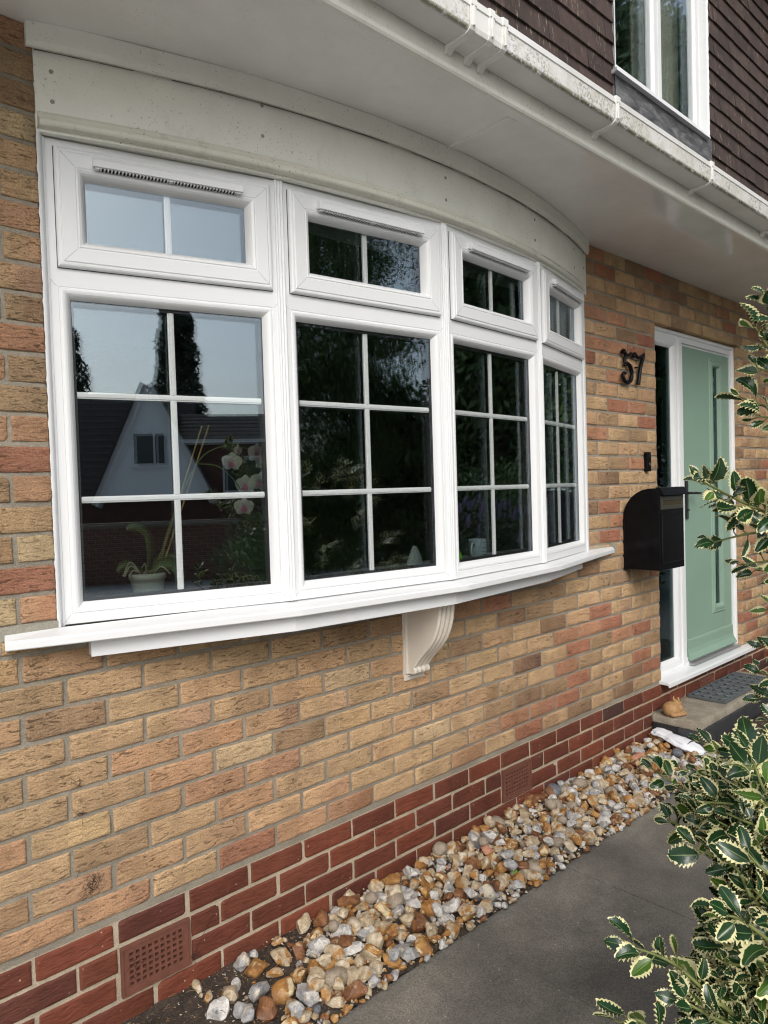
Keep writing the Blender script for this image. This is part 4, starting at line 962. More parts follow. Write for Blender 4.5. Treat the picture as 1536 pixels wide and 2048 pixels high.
# ------------------------------------------------------------------ flint stones
def flint_mat(name, cols, crust=None, cr=.5):
    t = NT(name); oi = t.new('ShaderNodeObjectInfo'); co0 = t.co(); add = t.new('ShaderNodeVectorMath', operation='ADD'); t.t.links.new(co0, add.inputs[0])
    cmb = t.new('ShaderNodeCombineXYZ'); sh = t.math('MULTIPLY', oi.outputs['Random'], 37.0); t.t.links.new(sh, cmb.inputs[0]); t.t.links.new(sh, cmb.inputs[2]); t.t.links.new(cmb.outputs[0], add.inputs[1]); co = add.outputs[0]
    n = t.noise(co, 42, 6, .65, .6); k = len(cols)
    c = t.ramp(n, [(.30 + .40 * i / max(1, k - 1), cc) for i, cc in enumerate(cols)])
    if crust: c = t.mix(t.ramp(t.noise(co, 26, 4, .6), [(cr, 0), (cr + .07, 1)]), c, crust)
    c = t.mix(.7, c, t.ramp(t.noise(co, 320, 4, .7), [(.3, .62), (.5, 1), (.7, 1.3)]), 'MULTIPLY')
    v = t.noise(co, 75, 6, .8, 1.2); c = t.mix(t.ramp(v, [(.56, 0), (.68, .65)]), c, (.06, .038, .022))
    return t.fin(c, t.ramp(t.noise(co, 30, 2), [(.4, .45), (.6, .8)]), t.bump(t.math('ADD', n, t.noise(co, 240, 4)), .55, .003))
FL = [('pale cream flint stone', flint_mat('flint_cream', [(.26, .185, .10), (.43, .35, .235), (.60, .54, .43)], (.34, .17, .05), .53), 8),
      ('orange brown flint stone', flint_mat('flint_orange', [(.13, .05, .015), (.32, .155, .045), (.46, .27, .085)], (.56, .46, .28), .55), 5),
      ('white grey patched flint stone', flint_mat('flint_white', [(.26, .25, .24), (.52, .505, .47), (.72, .70, .65)], (.15, .16, .18), .62), 3),
      ('smooth grey brown pebble', flint_mat('pebble_grey', [(.20, .16, .11), (.29, .24, .18), (.40, .34, .26)]), 1.1),
      ('dark rusty brown stone', flint_mat('flint_rust', [(.08, .035, .018), (.18, .075, .03), (.30, .15, .06)], (.45, .33, .18), .58), 2.4),
      ('mottled grey flint stone', flint_mat('flint_grey', [(.14, .14, .15), (.33, .33, .33), (.52, .50, .46)], (.60, .54, .42), .54), 4),
      ('blue grey round pebble', flint_mat('pebble_blue', [(.075, .085, .10), (.12, .13, .15), (.19, .20, .21)]), .2),
      ('broken pink brick chip', flint_mat('brick_chip', [(.40, .17, .10), (.52, .25, .16), (.58, .32, .22)]), .3)]
def stone_mesh(seed, rounded):
    bm = bmesh.new(); bmesh.ops.create_icosphere(bm, subdivisions=3, radius=1); r = random.Random(seed)
    planes = [(Vector((r.gauss(0, 1), r.gauss(0, 1), r.gauss(0, 1))).normalized(), r.uniform(.48, .78)) for _ in range(0 if rounded else 11)]
    sc_ = Vector((r.uniform(.85, 1.25), r.uniform(.7, 1.0), r.uniform(.5, .8)))
    for v in bm.verts:
        p = v.co.copy()
        for n_, d in planes:
            e = p.dot(n_) - d
            if e > 0: p -= n_ * e * .96
        f = 1 + (.10 if rounded else .20) * noise.noise(p * 1.4 + Vector((seed, 0, 0))) + (.0 if rounded else .10) * noise.noise(p * 3.6 + Vector((0, seed, 0))) + (0 if rounded else .04 * noise.noise(p * 9 + Vector((0, 0, seed))))
        v.co = Vector((p.x * sc_.x, p.y * sc_.y, p.z * sc_.z)) * f * .028
    me = bpy.data.meshes.new('stone'); bm.to_mesh(me); bm.free()
    for p in me.polygons: p.use_smooth = True
    if not rounded: me.set_sharp_from_angle(angle=R(27))
    return me
base_st = [stone_mesh(i * 7 + 1, False) for i in range(12)] + [stone_mesh(i * 5 + 200, True) for i in range(3)]
variants = {}
def variant(mi_, bi):
    if (mi_, bi) not in variants:
        me = base_st[bi].copy(); me.name = 'stone'; me.materials.append(FL[mi_][1]); variants[(mi_, bi)] = me
    return variants[(mi_, bi)]
sr = random.Random(21); placed = []
def bedz(x, y): return -.297 + y * .085
def try_place(n, rmin, rmax, layer, x0=.45, x1=3.44, k=.80):
    for _ in range(n):
        x = sr.uniform(x0, x1); y = sr.uniform(-.405, -.012); r = sr.uniform(rmin, rmax) * (1.12 if sr.random() < .15 else 1)
        # the bed thins out to bare soil at its near left end
        lim = .47 + (y + .40) * 1.05
        if x < lim + .10 * sr.random() and sr.random() < .96: continue
        if y < -.372 and r > .02: continue
        ok = True
        for (px, py, pr, pl) in placed:
            if pl == layer and abs(px - x) < .09:
                if (px - x) ** 2 + (py - y) ** 2 < ((pr + r) * k) ** 2: ok = False; break
        if ok: placed.append((x, y, r, layer))
try_place(9000, .027, .041, 0, k=.74); try_place(5000, .014, .021, 0, k=.74); try_place(500, .020, .030, 1, k=1.25); try_place(4500, .005, .011, 2, k=.9)
def scatter():
    items = []
    for (x, y, r, l) in placed:
        z = bedz(x, y) + (r * .42 if l == 0 else (r * .9 + .016 if l == 1 else r * .5 + (.012 if sr.random() < .5 else 0)))
        s = sum(f[2] for f in FL); q = sr.uniform(0, s)
        for mi_, f in enumerate(FL):
            q -= f[2]
            if q <= 0: break
        if mi_ in (3, 6): bi = 12 + sr.randrange(3)
        else: bi = sr.randrange(12)
        mtx = Matrix.Translation((x, y, z)) @ Matrix.Rotation(sr.uniform(0, 6.28), 4, 'Z') @ Matrix.Rotation(sr.uniform(-.5, .5), 4, 'X') @ Matrix.Rotation(sr.uniform(-.5, .5), 4, 'Y') @ Matrix.Scale(r * 1.15 / .028, 4)
        d = (Vector((x, y, z)) - cP); dep = d.dot(cF); u = 768 + 1436.8 * d.dot(cR) / dep; v = 1024 - 1436.8 * d.dot(cU) / dep
        vis = -20 < u < 1556 and 0 < v < 2070; items.append((r / dep if vis else 0, mi_, bi, mtx, l))
    order = sorted(range(len(items)), key=lambda i: -items[i][0]); top = set(order[:298])
    rest = {}; r_of = [q[2] for q in placed]
    for i, (s, mi_, bi, mtx, l) in enumerate(items):
        if i in top and s > 0:
            o = bpy.data.objects.new('stone', variant(mi_, bi)); o.matrix_world = mtx; C.objects.link(o)
            rr_ = r_of[i]; sz = 'large' if rr_ > .031 else ('medium' if rr_ > .022 else 'small'); px_, py_ = mtx.translation.x, mtx.translation.y
            along = ['at the bare soil end', 'past first air brick', 'under the bracket', 'before second air brick', 'below second air brick', 'beyond second air brick', 'near the doorstep'][min(6, int(max(0, px_ - .45) / .43))]
            across = 'against the plinth' if py_ > -.13 else ('mid strip' if py_ > -.26 else 'by the path edge')
            tag(o, sz + ' ' + FL[mi_][0].replace('grey patched flint', 'grey patched') + ' ' + across + ' ' + along, 'stone', 'flint stones in the border strip')
        else: rest.setdefault(0, []).append((mi_, bi, mtx))
    vs = []; fs = []; mis = []
    for mi_, bi, mtx in rest.get(0, []):
        me = base_st[bi]; o = len(vs); vs += [tuple(mtx @ v.co) for v in me.vertices]; fs += [tuple(k + o for k in p.vertices) for p in me.polygons]; mis += [mi_] * len(me.polygons)
    me = bpy.data.meshes.new('gravel'); me.from_pydata(vs, [], fs)
    for f in FL: me.materials.append(f[1])
    me.polygons.foreach_set('material_index', mis); me.polygons.foreach_set('use_smooth', [True] * len(fs)); me.update()
    o = bpy.data.objects.new('gravel', me); C.objects.link(o); tag(o, 'small flint gravel filling the gaps between the larger stones', 'gravel', kind='stuff')
scatter()
# leaf litter, twigs and crumbs
mb = MB(); lr = random.Random(5)
def crumb(mb, c, s, mi):
    ang = lr.uniform(0, 6.28); a = Vector((math.cos(ang), math.sin(ang), lr.uniform(-.3, .4))) * s; b = Vector((-math.sin(ang), math.cos(ang), lr.uniform(-.3, .4))) * s * lr.uniform(.25, .7); c = Vector(c); h = Vector((0, 0, s * .25))
    mb.add([tuple(c - a), tuple(c + b), tuple(c + a), tuple(c - b), tuple(c + h)], [(0, 1, 4), (1, 2, 4), (2, 3, 4), (3, 0, 4), (0, 3, 2, 1)], mi)
for k in range(5200):
    r0 = lr.random()
    if r0 < .40: x, y = lr.uniform(-.2, .85), lr.uniform(-.39, -.005)
    elif r0 < .75: x, y = lr.uniform(.5, 3.46), lr.uniform(-.15, -.004)
    elif r0 < .9: x, y = lr.uniform(3.3, 5.5), lr.uniform(-.40, -.30)
    else: x, y = lr.uniform(.3, 3.46), lr.uniform(-.42, -.34)
    crumb(mb, (x, y, bedz(x, y) + .004 + lr.uniform(0, .022 if x > .7 and y > -.3 else .006)), lr.uniform(.0015, .006), lr.choice((0, 0, 1, 1, 2, 3)))
for k in range(420):
    x = lr.uniform(3.90, 4.66) if k < 200 else lr.uniform(3.49, 4.7); y = lr.uniform(-.24, -.004) if k < 200 else -abs(lr.gauss(0, .03)) - .004
    crumb(mb, (x, max(y, -.27), ST + .006), lr.uniform(.001, .004), lr.choice((0, 1, 1, 2, 3)))
for k in range(520):
    crumb(mb, (lr.uniform(-.3, 4.5), -.40 - abs(lr.gauss(0, .30)), PATHZ + .0005), lr.choice((.0012, .0018, .0025, .004)), lr.choice((1, 2, 2, 2, 3)))
for k in range(230):
    x, y = lr.uniform(.2, 3.4), lr.uniform(-.36, -.01); z = bedz(x, y) + lr.uniform(.006, .03); a = lr.uniform(0, 6.28); l = lr.uniform(.01, .035)
    P = [(x, y, z), (x + l * .5 * math.cos(a), y + l * .5 * math.sin(a), z + lr.uniform(0, .006)), (x + l * math.cos(a + .3), y + l * math.sin(a + .3), z)]
    if P[-1][1] < -.002: mb.tube(P, .0006, 4, lr.choice((1, 3)))
o = mb.build('leaf_litter', [m_plain('litter_dark', (.05, .032, .02), .9), m_plain('litter_brown', (.16, .085, .035), .9), m_plain('litter_pale', (.50, .44, .34), .9), m_plain('litter_straw', (.30, .20, .09), .9)]); tag(o, 'dry leaf litter, twigs and crumbs on the soil', 'leaf litter', kind='stuff')
# cobweb-caught debris on the wall
mb = MB()
def webs(cx, cz, n, r):
    for k in range(n):
        crumb(mb, (cx + lr.gauss(0, r), -.004 - abs(lr.gauss(0, .003)), cz + lr.gauss(0, r * 1.2)), lr.uniform(.001, .0035), 0)
    for k in range(n // 3):
        a = lr.uniform(0, 6.28); l = lr.uniform(.008, .03); x, z = cx + lr.gauss(0, r), cz + lr.gauss(0, r); mb.tube([(x, -.005, z), (x + l * math.cos(a), -.007, z + l * math.sin(a))], .0005, 4)
webs(.158, .145, 90, .014); webs(.137, .44, 16, .006); webs(.145, .355, 16, .006); webs(.46, -.205, 30, .007); webs(.285, -.14, 26, .018)
mb.tube([(.455, -.012, -.20), (.49, -.012, -.15), (.53, -.010, -.10)], .0008, 5)
o = mb.build('cobweb_debris', m_plain('web_debris', (.035, .02, .015), .95)); tag(o, 'dark cobweb debris caught on the brick face', 'debris', kind='stuff')
# two green seedlings
for k, (x, y, z) in enumerate(((1.74, -.06, -.262), (1.66, -.345, -.285))):
    mb = MB()
    for a in (0.3, 2.0, 3.9):
        d = Vector((math.cos(a), math.sin(a), .5)); s = Vector((-math.sin(a), math.cos(a), 0)); c = Vector((x, y, z))
        mb.add([tuple(c), tuple(c + d * .009 + s * .006), tuple(c + d * .018), tuple(c + d * .009 - s * .006)], [(0, 1, 2, 3)])
    mb.tube([(x, y, z - .03), (x, y, z)], .001, 5)
    tag(mb.build('seedling', m_plain('fresh_green', (.12, .28, .03), .5)), ['tiny green seedling at the foot of the plinth', 'tiny green seedling among the stones near the path edge'][k], 'seedling')

# ------------------------------------------------------------------ variegated holly
def at(px, py, d): return cP + (cF + cR * ((px - 768) / 1436.8) - cU * ((py - 1024) / 1436.8)) * d
def m_holly():
    t = NT('variegated_holly_leaf'); e = t.attr('edge', 'Fac'); tn = t.attr('tint', 'Fac'); co = t.co(); n = t.noise(co, 95, 4, .6)
    n2 = t.noise(co, 30, 2)
    g = t.mix(n2, (.008, .031, .013), (.019, .060, .018)); g = t.mix(t.ramp(tn, [(.80, 0), (.92, .8)]), g, (.075, .15, .02))
    mid = t.math('LESS_THAN', e, .045); g = t.mix(t.math('MULTIPLY', mid, .75), g, (.20, .30, .10))
    ee = t.math('ADD', e, t.math('MULTIPLY', t.math('SUBTRACT', n, .5), .75))
    ee = t.math('ADD', ee, t.math('MULTIPLY', t.math('SUBTRACT', tn, .55), .22)); th = t.math('SUBTRACT', ee, t.math('MULTIPLY', t.math('SUBTRACT', t.noise(co, 14, 1), .5), .35))
    c = t.mix(t.ramp(th, [(.785, 0), (.83, 1)]), g, t.mix(t.noise(co, 20, 2), (.64, .60, .24), (.76, .73, .47)))
    bl = t.noise(co, 55, 5, .7); c = t.mix(t.math('MULTIPLY', t.ramp(bl, [(.66, 0), (.72, .7)]), t.ramp(t.noise(co, 6, 1), [(.5, 0), (.6, 1)])), c, (.12, .07, .025))
    t.fin(c, .22, t.bump(t.noise(co, 150, 3), .15, .002), Specular_IOR_Level=.6)
    tl = t.new('ShaderNodeBsdfTranslucent'); t.t.links.new(c, tl.inputs[0]); mx = t.new('ShaderNodeMixShader'); mx.inputs[0].default_value = .16
    t.t.links.new(t.b.outputs[0], mx.inputs[1]); t.t.links.new(tl.outputs[0], mx.inputs[2]); t.t.links.new(mx.outputs[0], t.out.inputs[0]); return t.m
hr = random.Random(11)
LV, LF, LE, LT = [], [], [], []
NS = 17
def holly_leaf(p, d, nrm, L, tint):
    d = d.normalized(); s = d.cross(nrm).normalized(); n = s.cross(d).normalized(); o = len(LV)
    wd = L * hr.uniform(.25, .33); cup = hr.uniform(.05, .62); arch = hr.uniform(-.35, .60); tw = hr.uniform(-.7, .7); ph = hr.choice((0, 1)); wv = hr.uniform(.05, .30)
    ACR = (-1, -.86, -.6, -.3, 0, .3, .6, .86, 1)
    for i in range(NS):
        t = i / (NS - 1); w0 = math.sin(math.pi * min(1, t ** .82 * .985 + .012)) ** .72
        if t > .9: w0 *= .8
        ctr = p + d * (L * t) + n * (L * arch * (t - t * t) * 1.2 - L * arch * .25 * t * t)
        for a in ACR:
            side = 1 if a > 0 else -1; sp = ((i + (ph if side > 0 else 0)) % 2 == 0) and 0 < i < NS - 1
            k = abs(a); edge = w0 * wd * (1.27 if sp else .90)
            x = side * edge * k if k > .9 else side * w0 * wd * .93 * k
            fw = L * .035 * (1 if sp else 0) * (1 if k > .9 else 0)
            up = cup * abs(x) - (wv * wd * (1 if sp else -.7)) * (k ** 3) * (1 if side > 0 else 1)
            up += tw * x * (t - .5) * 2
            q = ctr + s * x + d * fw + n * up
            LV.append((q.x, q.y, q.z)); LE.append(k * (1 if 0 < i < NS - 1 else 1) if w0 > .25 else max(k, .9 if t > .85 else k)); LT.append(tint)
    W = len(ACR)
    for i in range(NS - 1):
        for j in range(W - 1): a = o + i * W + j; LF.append((a, a + 1, a + W + 1, a + W))
stems = MB()
def spray(tip, base, nleaf, size=.056, sag=.0, rad=.0022):
    mid = (tip + base) / 2 + Vector((hr.uniform(-.02, .02), hr.uniform(-.02, .02), hr.uniform(-.01, .02) - sag)); P = catmull([base, mid, tip], 8); n = len(P)
    stems.tube(P, [rad * (1.5 - .9 * i / (n - 1)) for i in range(n)], 6); tot = (tip - base).length
    ang = hr.uniform(0, 6.28); step = .0112; k = 0; s = 0
    for q in range(nleaf):
        f = 1 - (q * step * hr.uniform(.8, 1.2)) / max(tot, .05)
        if f < .05: break
        idx = f * (n - 1); i = min(int(idx), n - 2); pos = P[i].lerp(P[i + 1], idx - i); fwd = (P[i + 1] - P[i]).normalized()
        ang += 2.4 + hr.uniform(-.35, .35); a = fwd.cross(Vector((0, 0, 1))); a = a.normalized() if a.length > .1 else Vector((1, 0, 0)); b = a.cross(fwd)
        rad_ = a * math.cos(ang) + b * math.sin(ang); top = q < 3
        d = (fwd * (1.1 if top else .55) + rad_ * (.55 if top else .9) + Vector((0, 0, .12))).normalized()
        up = Vector((hr.uniform(-.7, .7) - .42, hr.uniform(-.7, .7) - .30, hr.uniform(.3, 1.0))).normalized()
        if abs(d.dot(up)) > .93: up = Vector((0, -1, .4)).normalized()
        L = size * (hr.uniform(.45, .85) if top and q == 0 else hr.uniform(.62, 1.2))
        pet = pos + rad_ * .004 + d * .006; stems.tube([tuple(pos), tuple(pet)], .0011, 4, 0, False)
        holly_leaf(pet, d, up, L, hr.random())
ROOT = Vector((1.30, -1.62, PATHZ))
# single twigs that stand clear of the bush (tip x, tip y, depth, base x, base y, depth, leaves, leaf length)
TW = [(1262, 1893, 1.04, 1440, 2010, 1.02, 15, .060), (1238, 2045, 1.02, 1345, 2110, .98, 8, .060), (1300, 1535, 1.42, 1440, 1625, 1.38, 8, .054), (1345, 1625, 1.36, 1450, 1660, 1.34, 9, .050),
      (1352, 1540, 1.45, 1450, 1600, 1.42, 6, .05), (1405, 1485, 1.62, 1480, 1560, 1.55, 9, .056), (1335, 1640, 1.30, 1460, 1700, 1.25, 8, .052), (1395, 1700, 1.12, 1500, 1790, 1.08, 9, .060),
      (1500, 1500, 1.02, 1580, 1640, 1.0, 7, .066), (1430, 1600, 1.15, 1520, 1700, 1.1, 9, .062), (1480, 1690, 1.02, 1560, 1760, 1.0, 9, .064), (1440, 1830, .98, 1560, 1900, .98, 10, .062),
      (1365, 2000, 1.0, 1480, 2060, 1.0, 9, .058), (1385, 960, 1.12, 1600, 1060, 1.15, 13, .060), (1410, 1085, 1.2, 1580, 1080, 1.2, 8, .050), (1445, 1010, 1.16, 1600, 1075, 1.18, 11, .060), (1440, 1130, 1.25, 1600, 1150, 1.2, 7, .050),
      (1468, 795, 1.22, 1620, 870, 1.2, 7, .060), (1500, 835, 1.2, 1620, 880, 1.2, 5, .05), (1497, 655, 1.15, 1600, 720, 1.15, 7, .062), (1522, 610, 1.15, 1600, 720, 1.15, 5, .055), (1500, 735, 1.2, 1620, 800, 1.2, 3, .055),
      (1470, 1140, 1.3, 1600, 1180, 1.3, 7, .052), (1500, 1215, 1.35, 1600, 1240, 1.3, 7, .056), (1490, 1290, 1.45, 1600, 1330, 1.4, 10, .056), (1475, 1340, 1.5, 1600, 1400, 1.4, 10, .056), (1480, 1395, 1.5, 1600, 1450, 1.4, 8, .056), (1500, 1440, 1.4, 1600, 1490, 1.35, 8, .056), (1520, 1060, 1.2, 1620, 1110, 1.2, 8, .058), (1530, 1160, 1.2, 1620, 1200, 1.2, 8, .056)]
for (tx, ty, td, bx, by, bd, nl_, ls) in TW:
    dx = 40 if 1100 < ty < 1460 else (14 if ty < 1100 else 0)
    spray(at(tx + dx, ty, td), at(bx + dx, by, bd), nl_ + 5, ls * .70)
EDGE = [(1490, 1500), (1520, 1430), (1560, 1400), (1600, 1370), (1650, 1395), (1700, 1425), (1750, 1460), (1800, 1455), (1850, 1420), (1900, 1400), (1950, 1385), (2000, 1400), (2060, 1385), (2200, 1350)]
for k in range(860):
    y = hr.uniform(1490, 2180); xb = np.interp(y, [e[0] for e in EDGE], [e[1] for e in EDGE]); x = xb + abs(hr.gauss(0, 1)) * 80 + 4
    if x > 1800: continue
    dep = hr.uniform(1.12, 1.9) - (y - 1500) / 680 * .12
    tip = at(x, y, dep); inw = (ROOT + Vector((hr.uniform(-.15, .15), hr.uniform(-.15, .15), hr.uniform(.1, .9))) - tip).normalized()
    right = at(x + 110, y + 60, dep * .99); base = tip + ((right - tip).normalized() * .7 + inw * .5).normalized() * hr.uniform(.09, .15)
    if tip.z < PATHZ + .03: continue
    spray(tip, base, hr.randint(9, 14), hr.uniform(.031, .044))
for k in range(150):    # the rest of the bush, beyond the frame
    th = hr.uniform(0, 6.28); zz = hr.uniform(.05, 1.75); rr_ = .55 * math.sin(min(1, zz / 1.85 * .9 + .1) * math.pi) ** .5
    tip = ROOT + Vector((.35 + rr_ * math.cos(th), -.15 + rr_ * math.sin(th), zz)); dd = tip - cP; dep = dd.dot(cF)
    if dep < .7 or 768 + 1436.8 * dd.dot(cR) / dep < 1640: continue
    base = tip + (ROOT + Vector((.35, -.15, zz * .8)) - tip).normalized() * .13; spray(tip, base, 8, .055)
def limb(pts, r0, r1):
    P = catmull(pts, 7); n = len(P); stems.tube(P, [r0 + (r1 - r0) * i / (n - 1) for i in range(n)], 8)
limb([ROOT + Vector((0, 0, -.05)), ROOT + Vector((.02, .02, .4)), ROOT + Vector((.0, -.03, .9)), ROOT + Vector((.05, .0, 1.7))], .018, .005)
for (px_, py_, dd, h) in ((1445, 2010, 1.02, .12), (1560, 1900, .98, .3), (1500, 1790, 1.08, .35), (1450, 1660, 1.34, .3), (1480, 1560, 1.55, .4), (1580, 1640, .95, .5), (1600, 1400, 1.4, .7), (1600, 1060, 1.15, .95), (1600, 1180, 1.3, .8), (1620, 870, 1.2, 1.1), (1600, 720, 1.15, 1.25), (1480, 2060, 1.0, .08), (1440, 1625, 1.38, .3), (1345, 2110, .98, .04), (1560, 1760, 1.0, .4)):
    a = ROOT + Vector((0, 0, h)); b = at(px_, py_, dd); limb([a, (a + b) / 2 + Vector((0, 0, -.03)), b], .007, .0032)
hb = empty('holly_bush', ROOT, 'variegated holly bush with spiny cream edged leaves beside the path', 'bush')
me = bpy.data.meshes.new('leaves'); me.from_pydata(LV, [], LF); me.materials.append(m_holly())
a_ = me.attributes.new('edge', 'FLOAT', 'POINT'); a_.data.foreach_set('value', LE); a_ = me.attributes.new('tint', 'FLOAT', 'POINT'); a_.data.foreach_set('value', LT)
me.polygons.foreach_set('use_smooth', [True] * len(LF)); ob = bpy.data.objects.new('leaves', me); C.objects.link(ob); ob.parent = hb
stems.build('stems', m_plain('holly_bark', (.14, .16, .045), .6, .3, 40, .2), hb); relocate(hb)
print('holly leaves', len(LV) // (NS * 9))

# ------------------------------------------------------------------ things on the inner window board
ZW = .9005
def orchid():
    r = empty('potted_orchid', (.44, .165, ZW), 'potted orchid with pale pink flowers behind the first bay pane', 'potted plant')
    c = (.437, .165, ZW)
    mb = MB(); mb.lathe([(0, 0), (.040, 0), (.043, .004), (.052, .062), (.054, .070), (.058, .072), (.058, .090), (.054, .091), (.050, .074), (.0, .070)], c, 32)
    mb.build('pot', m_plain('stone_glazed_pot', (.44, .42, .37), .4, .05), r)
    mb = MB()
    for k in range(60): crumb(mb, (c[0] + lr.uniform(-.04, .04), c[1] + lr.uniform(-.04, .04), ZW + .078 + lr.uniform(0, .02)), lr.uniform(.004, .01), 0)
    for k in range(9):
        a = lr.uniform(0, 6.28); P = catmull([(c[0] + .02 * math.cos(a), c[1] + .02 * math.sin(a), ZW + .085), (c[0] + .05 * math.cos(a), c[1] + .05 * math.sin(a), ZW + .11 + lr.uniform(-.01, .02)), (c[0] + .075 * math.cos(a + .2), c[1] + .075 * math.sin(a + .2), ZW + .085)], 5); mb.tube(P, .0025, 6, 1)
    mb.build('roots', [m_plain('bark_chips', (.20, .12, .06), .9), m_plain('aerial_root', (.42, .38, .26), .6)], r)
    gm = m_plain('orchid_leaf', (.075, .115, .03), .45)
    for pts, w_ in (([(.44, .16, 1.0), (.435, .13, 1.06), (.415, .11, 1.12), (.375, .10, 1.145), (.345, .10, 1.138)], .020), ([(.45, .15, .99), (.49, .12, 1.02), (.515, .10, .99), (.52, .09, .93)], .026), ([(.45, .17, .99), (.50, .16, 1.04), (.54, .15, 1.03)], .02), ([(.43, .18, .99), (.38, .19, 1.02), (.35, .19, 1.0)], .018)):
        P = catmull(pts, 7); n = len(P); loops = []
        for i, p in enumerate(P):
            u = i / (n - 1); ww = w_ * math.sin(math.pi * min(.98, .12 + .86 * u)) ** .6; d = (P[min(i + 1, n - 1)] - P[max(i - 1, 0)]).normalized(); s = d.cross(Vector((.2, -.9, .5))).normalized(); nn = s.cross(d)
            loops.append([tuple(p - s * ww), tuple(p - nn * ww * .25), tuple(p + s * ww), tuple(p + nn * ww * .02 )])
        mb = MB(); mb.sweep(loops, True, 0, True); mb.build('leaf', gm, r)
    st = m_plain('bamboo', (.42, .27, .10), .6)
    for a, b in (((.47, .16, 1.0), (.618, .105, 1.465)), ((.485, .16, 1.0), (.648, .11, 1.47))):
        mb = MB(); mb.tube([a, b], .003, 7); mb.build('stake', st, r)
    mb = MB(); mb.tube(catmull([(.46, .15, 1.0), (.52, .13, 1.18), (.60, .115, 1.34), (.66, .10, 1.39), (.73, .09, 1.40), (.80, .09, 1.385), (.84, .09, 1.36)], 6), .0022, 6)
    mb.tube(catmull([(.60, .115, 1.34), (.68, .11, 1.33), (.75, .1, 1.26), (.77, .1, 1.19)], 6), .0018, 6); mb.build('flower_stem', m_plain('stem_green', (.14, .20, .06), .5), r)
    t = NT('orchid_petal'); e = t.attr('edge', 'Fac'); pm = t.fin(t.ramp(e, [(.0, (.40, .06, .17)), (.12, (.50, .20, .28)), (.3, (.52, .46, .43)), (1, (.58, .55, .47))]), .6)
    tl = t.new('ShaderNodeBsdfTranslucent'); tl.inputs[0].default_value = (.8, .7, .68, 1); mx = t.new('ShaderNodeMixShader'); mx.inputs[0].default_value = .35
    t.t.links.new(t.b.outputs[0], mx.inputs[1]); t.t.links.new(tl.outputs[0], mx.inputs[2]); t.t.links.new(mx.outputs[0], t.out.inputs[0])
    for (fx, fy, fz, s_, az, roll) in ((.715, .085, 1.345, .034, -.3, .2), (.745, .09, 1.385, .020, .6, 0), (.815, .085, 1.375, .036, .5, .4), (.845, .09, 1.345, .032, .2, 1.), (.765, .085, 1.265, .036, -.5, .1), (.825, .085, 1.275, .036, .1, .7), (.76, .09, 1.19, .034, -.1, .3)):
        mb = MB(); ed = []
        f = Vector((math.sin(az) - .35, -math.cos(az), -.15)).normalized(); sx = f.cross(Vector((0, 0, 1))).normalized(); sy = sx.cross(f); cc = Vector((fx, fy, fz))
        for k, (a, l, wd) in enumerate(((1.57, 1, .42), (.25, 1.05, .62), (2.9, 1.05, .62), (3.95, .95, .40), (5.45, .95, .40), (4.71, .5, .3))):
            a += roll * .3; d = sx * math.cos(a) + sy * math.sin(a); q = d.cross(f); vs = []
            for i in range(7):
                u = i / 6; wq = wd * math.sin(math.pi * min(.985, .08 + .9 * u)) ** .7
                for j in (-1, -.5, 0, .5, 1): vs.append(tuple(cc + d * (l * u * s_) + q * (j * wq * s_) + f * (s_ * (.16 * u - .25 * u * u * (1 if k < 5 else -1.5) - .10 * j * j * u)))); ed.append(u if k < 5 else 0)
            mb.add(vs, [(i * 5 + j, i * 5 + j + 1, i * 5 + j + 6, i * 5 + j + 5) for i in range(6) for j in range(4)], 0, None, True)
        mb.build('flower', pm, r, extra={'edge': ed})
    relocate(r)
orchid()
def mug():
    r = empty('mug', (1.985, .075, ZW), 'pale blue grey mug with dark print behind the third bay pane', 'mug')
    mb = MB(); c = (1.985, .075, ZW); mb.lathe([(0, .0), (.039, 0), (.041, .003), (.041, .094), (.0395, .096), (.038, .094), (.038, .008), (0, .006)], c, 36)
    mb.build('body', m_plain('mug_glaze', (.40, .46, .52), .25, .02), r)
    mb = MB(); mb.tube(catmull([(1.947, .06, ZW + .078), (1.922, .052, ZW + .080), (1.908, .048, ZW + .055), (1.918, .052, ZW + .030), (1.947, .06, ZW + .022)], 6), .0052, 9); mb.build('handle', m_plain('mug_glaze_handle', (.52, .56, .58), .25), r)
    mb = MB(); mr = random.Random(3)
    for row_, (z, h, a0, a1) in enumerate(((.078, .008, -1.75, -.95), (.066, .006, -1.45, -1.3), (.054, .009, -1.8, -.9), (.038, .007, -1.9, -.85), (.024, .006, -1.85, -.85))):
        a = a0
        while a < a1:
            w_ = mr.uniform(.03, .07); q = [(math.cos(a), math.sin(a)), (math.cos(a + w_), math.sin(a + w_))]
            zz = ZW + z + mr.uniform(-.001, .001); mb.add([(c[0] + q[0][0] * .0414, c[1] + q[0][1] * .0414, zz), (c[0] + q[1][0] * .0414, c[1] + q[1][1] * .0414, zz), (c[0] + q[1][0] * .0414, c[1] + q[1][1] * .0414, zz + h * mr.uniform(.5, 1)), (c[0] + q[0][0] * .0414, c[1] + q[0][1] * .0414, zz + h * mr.uniform(.7, 1))], [(0, 1, 2, 3)])
            a += w_ + mr.uniform(.02, .05)
    mb.build('print', m_plain('print_ink', (.02, .02, .03), .5), r); relocate(r)
mug()
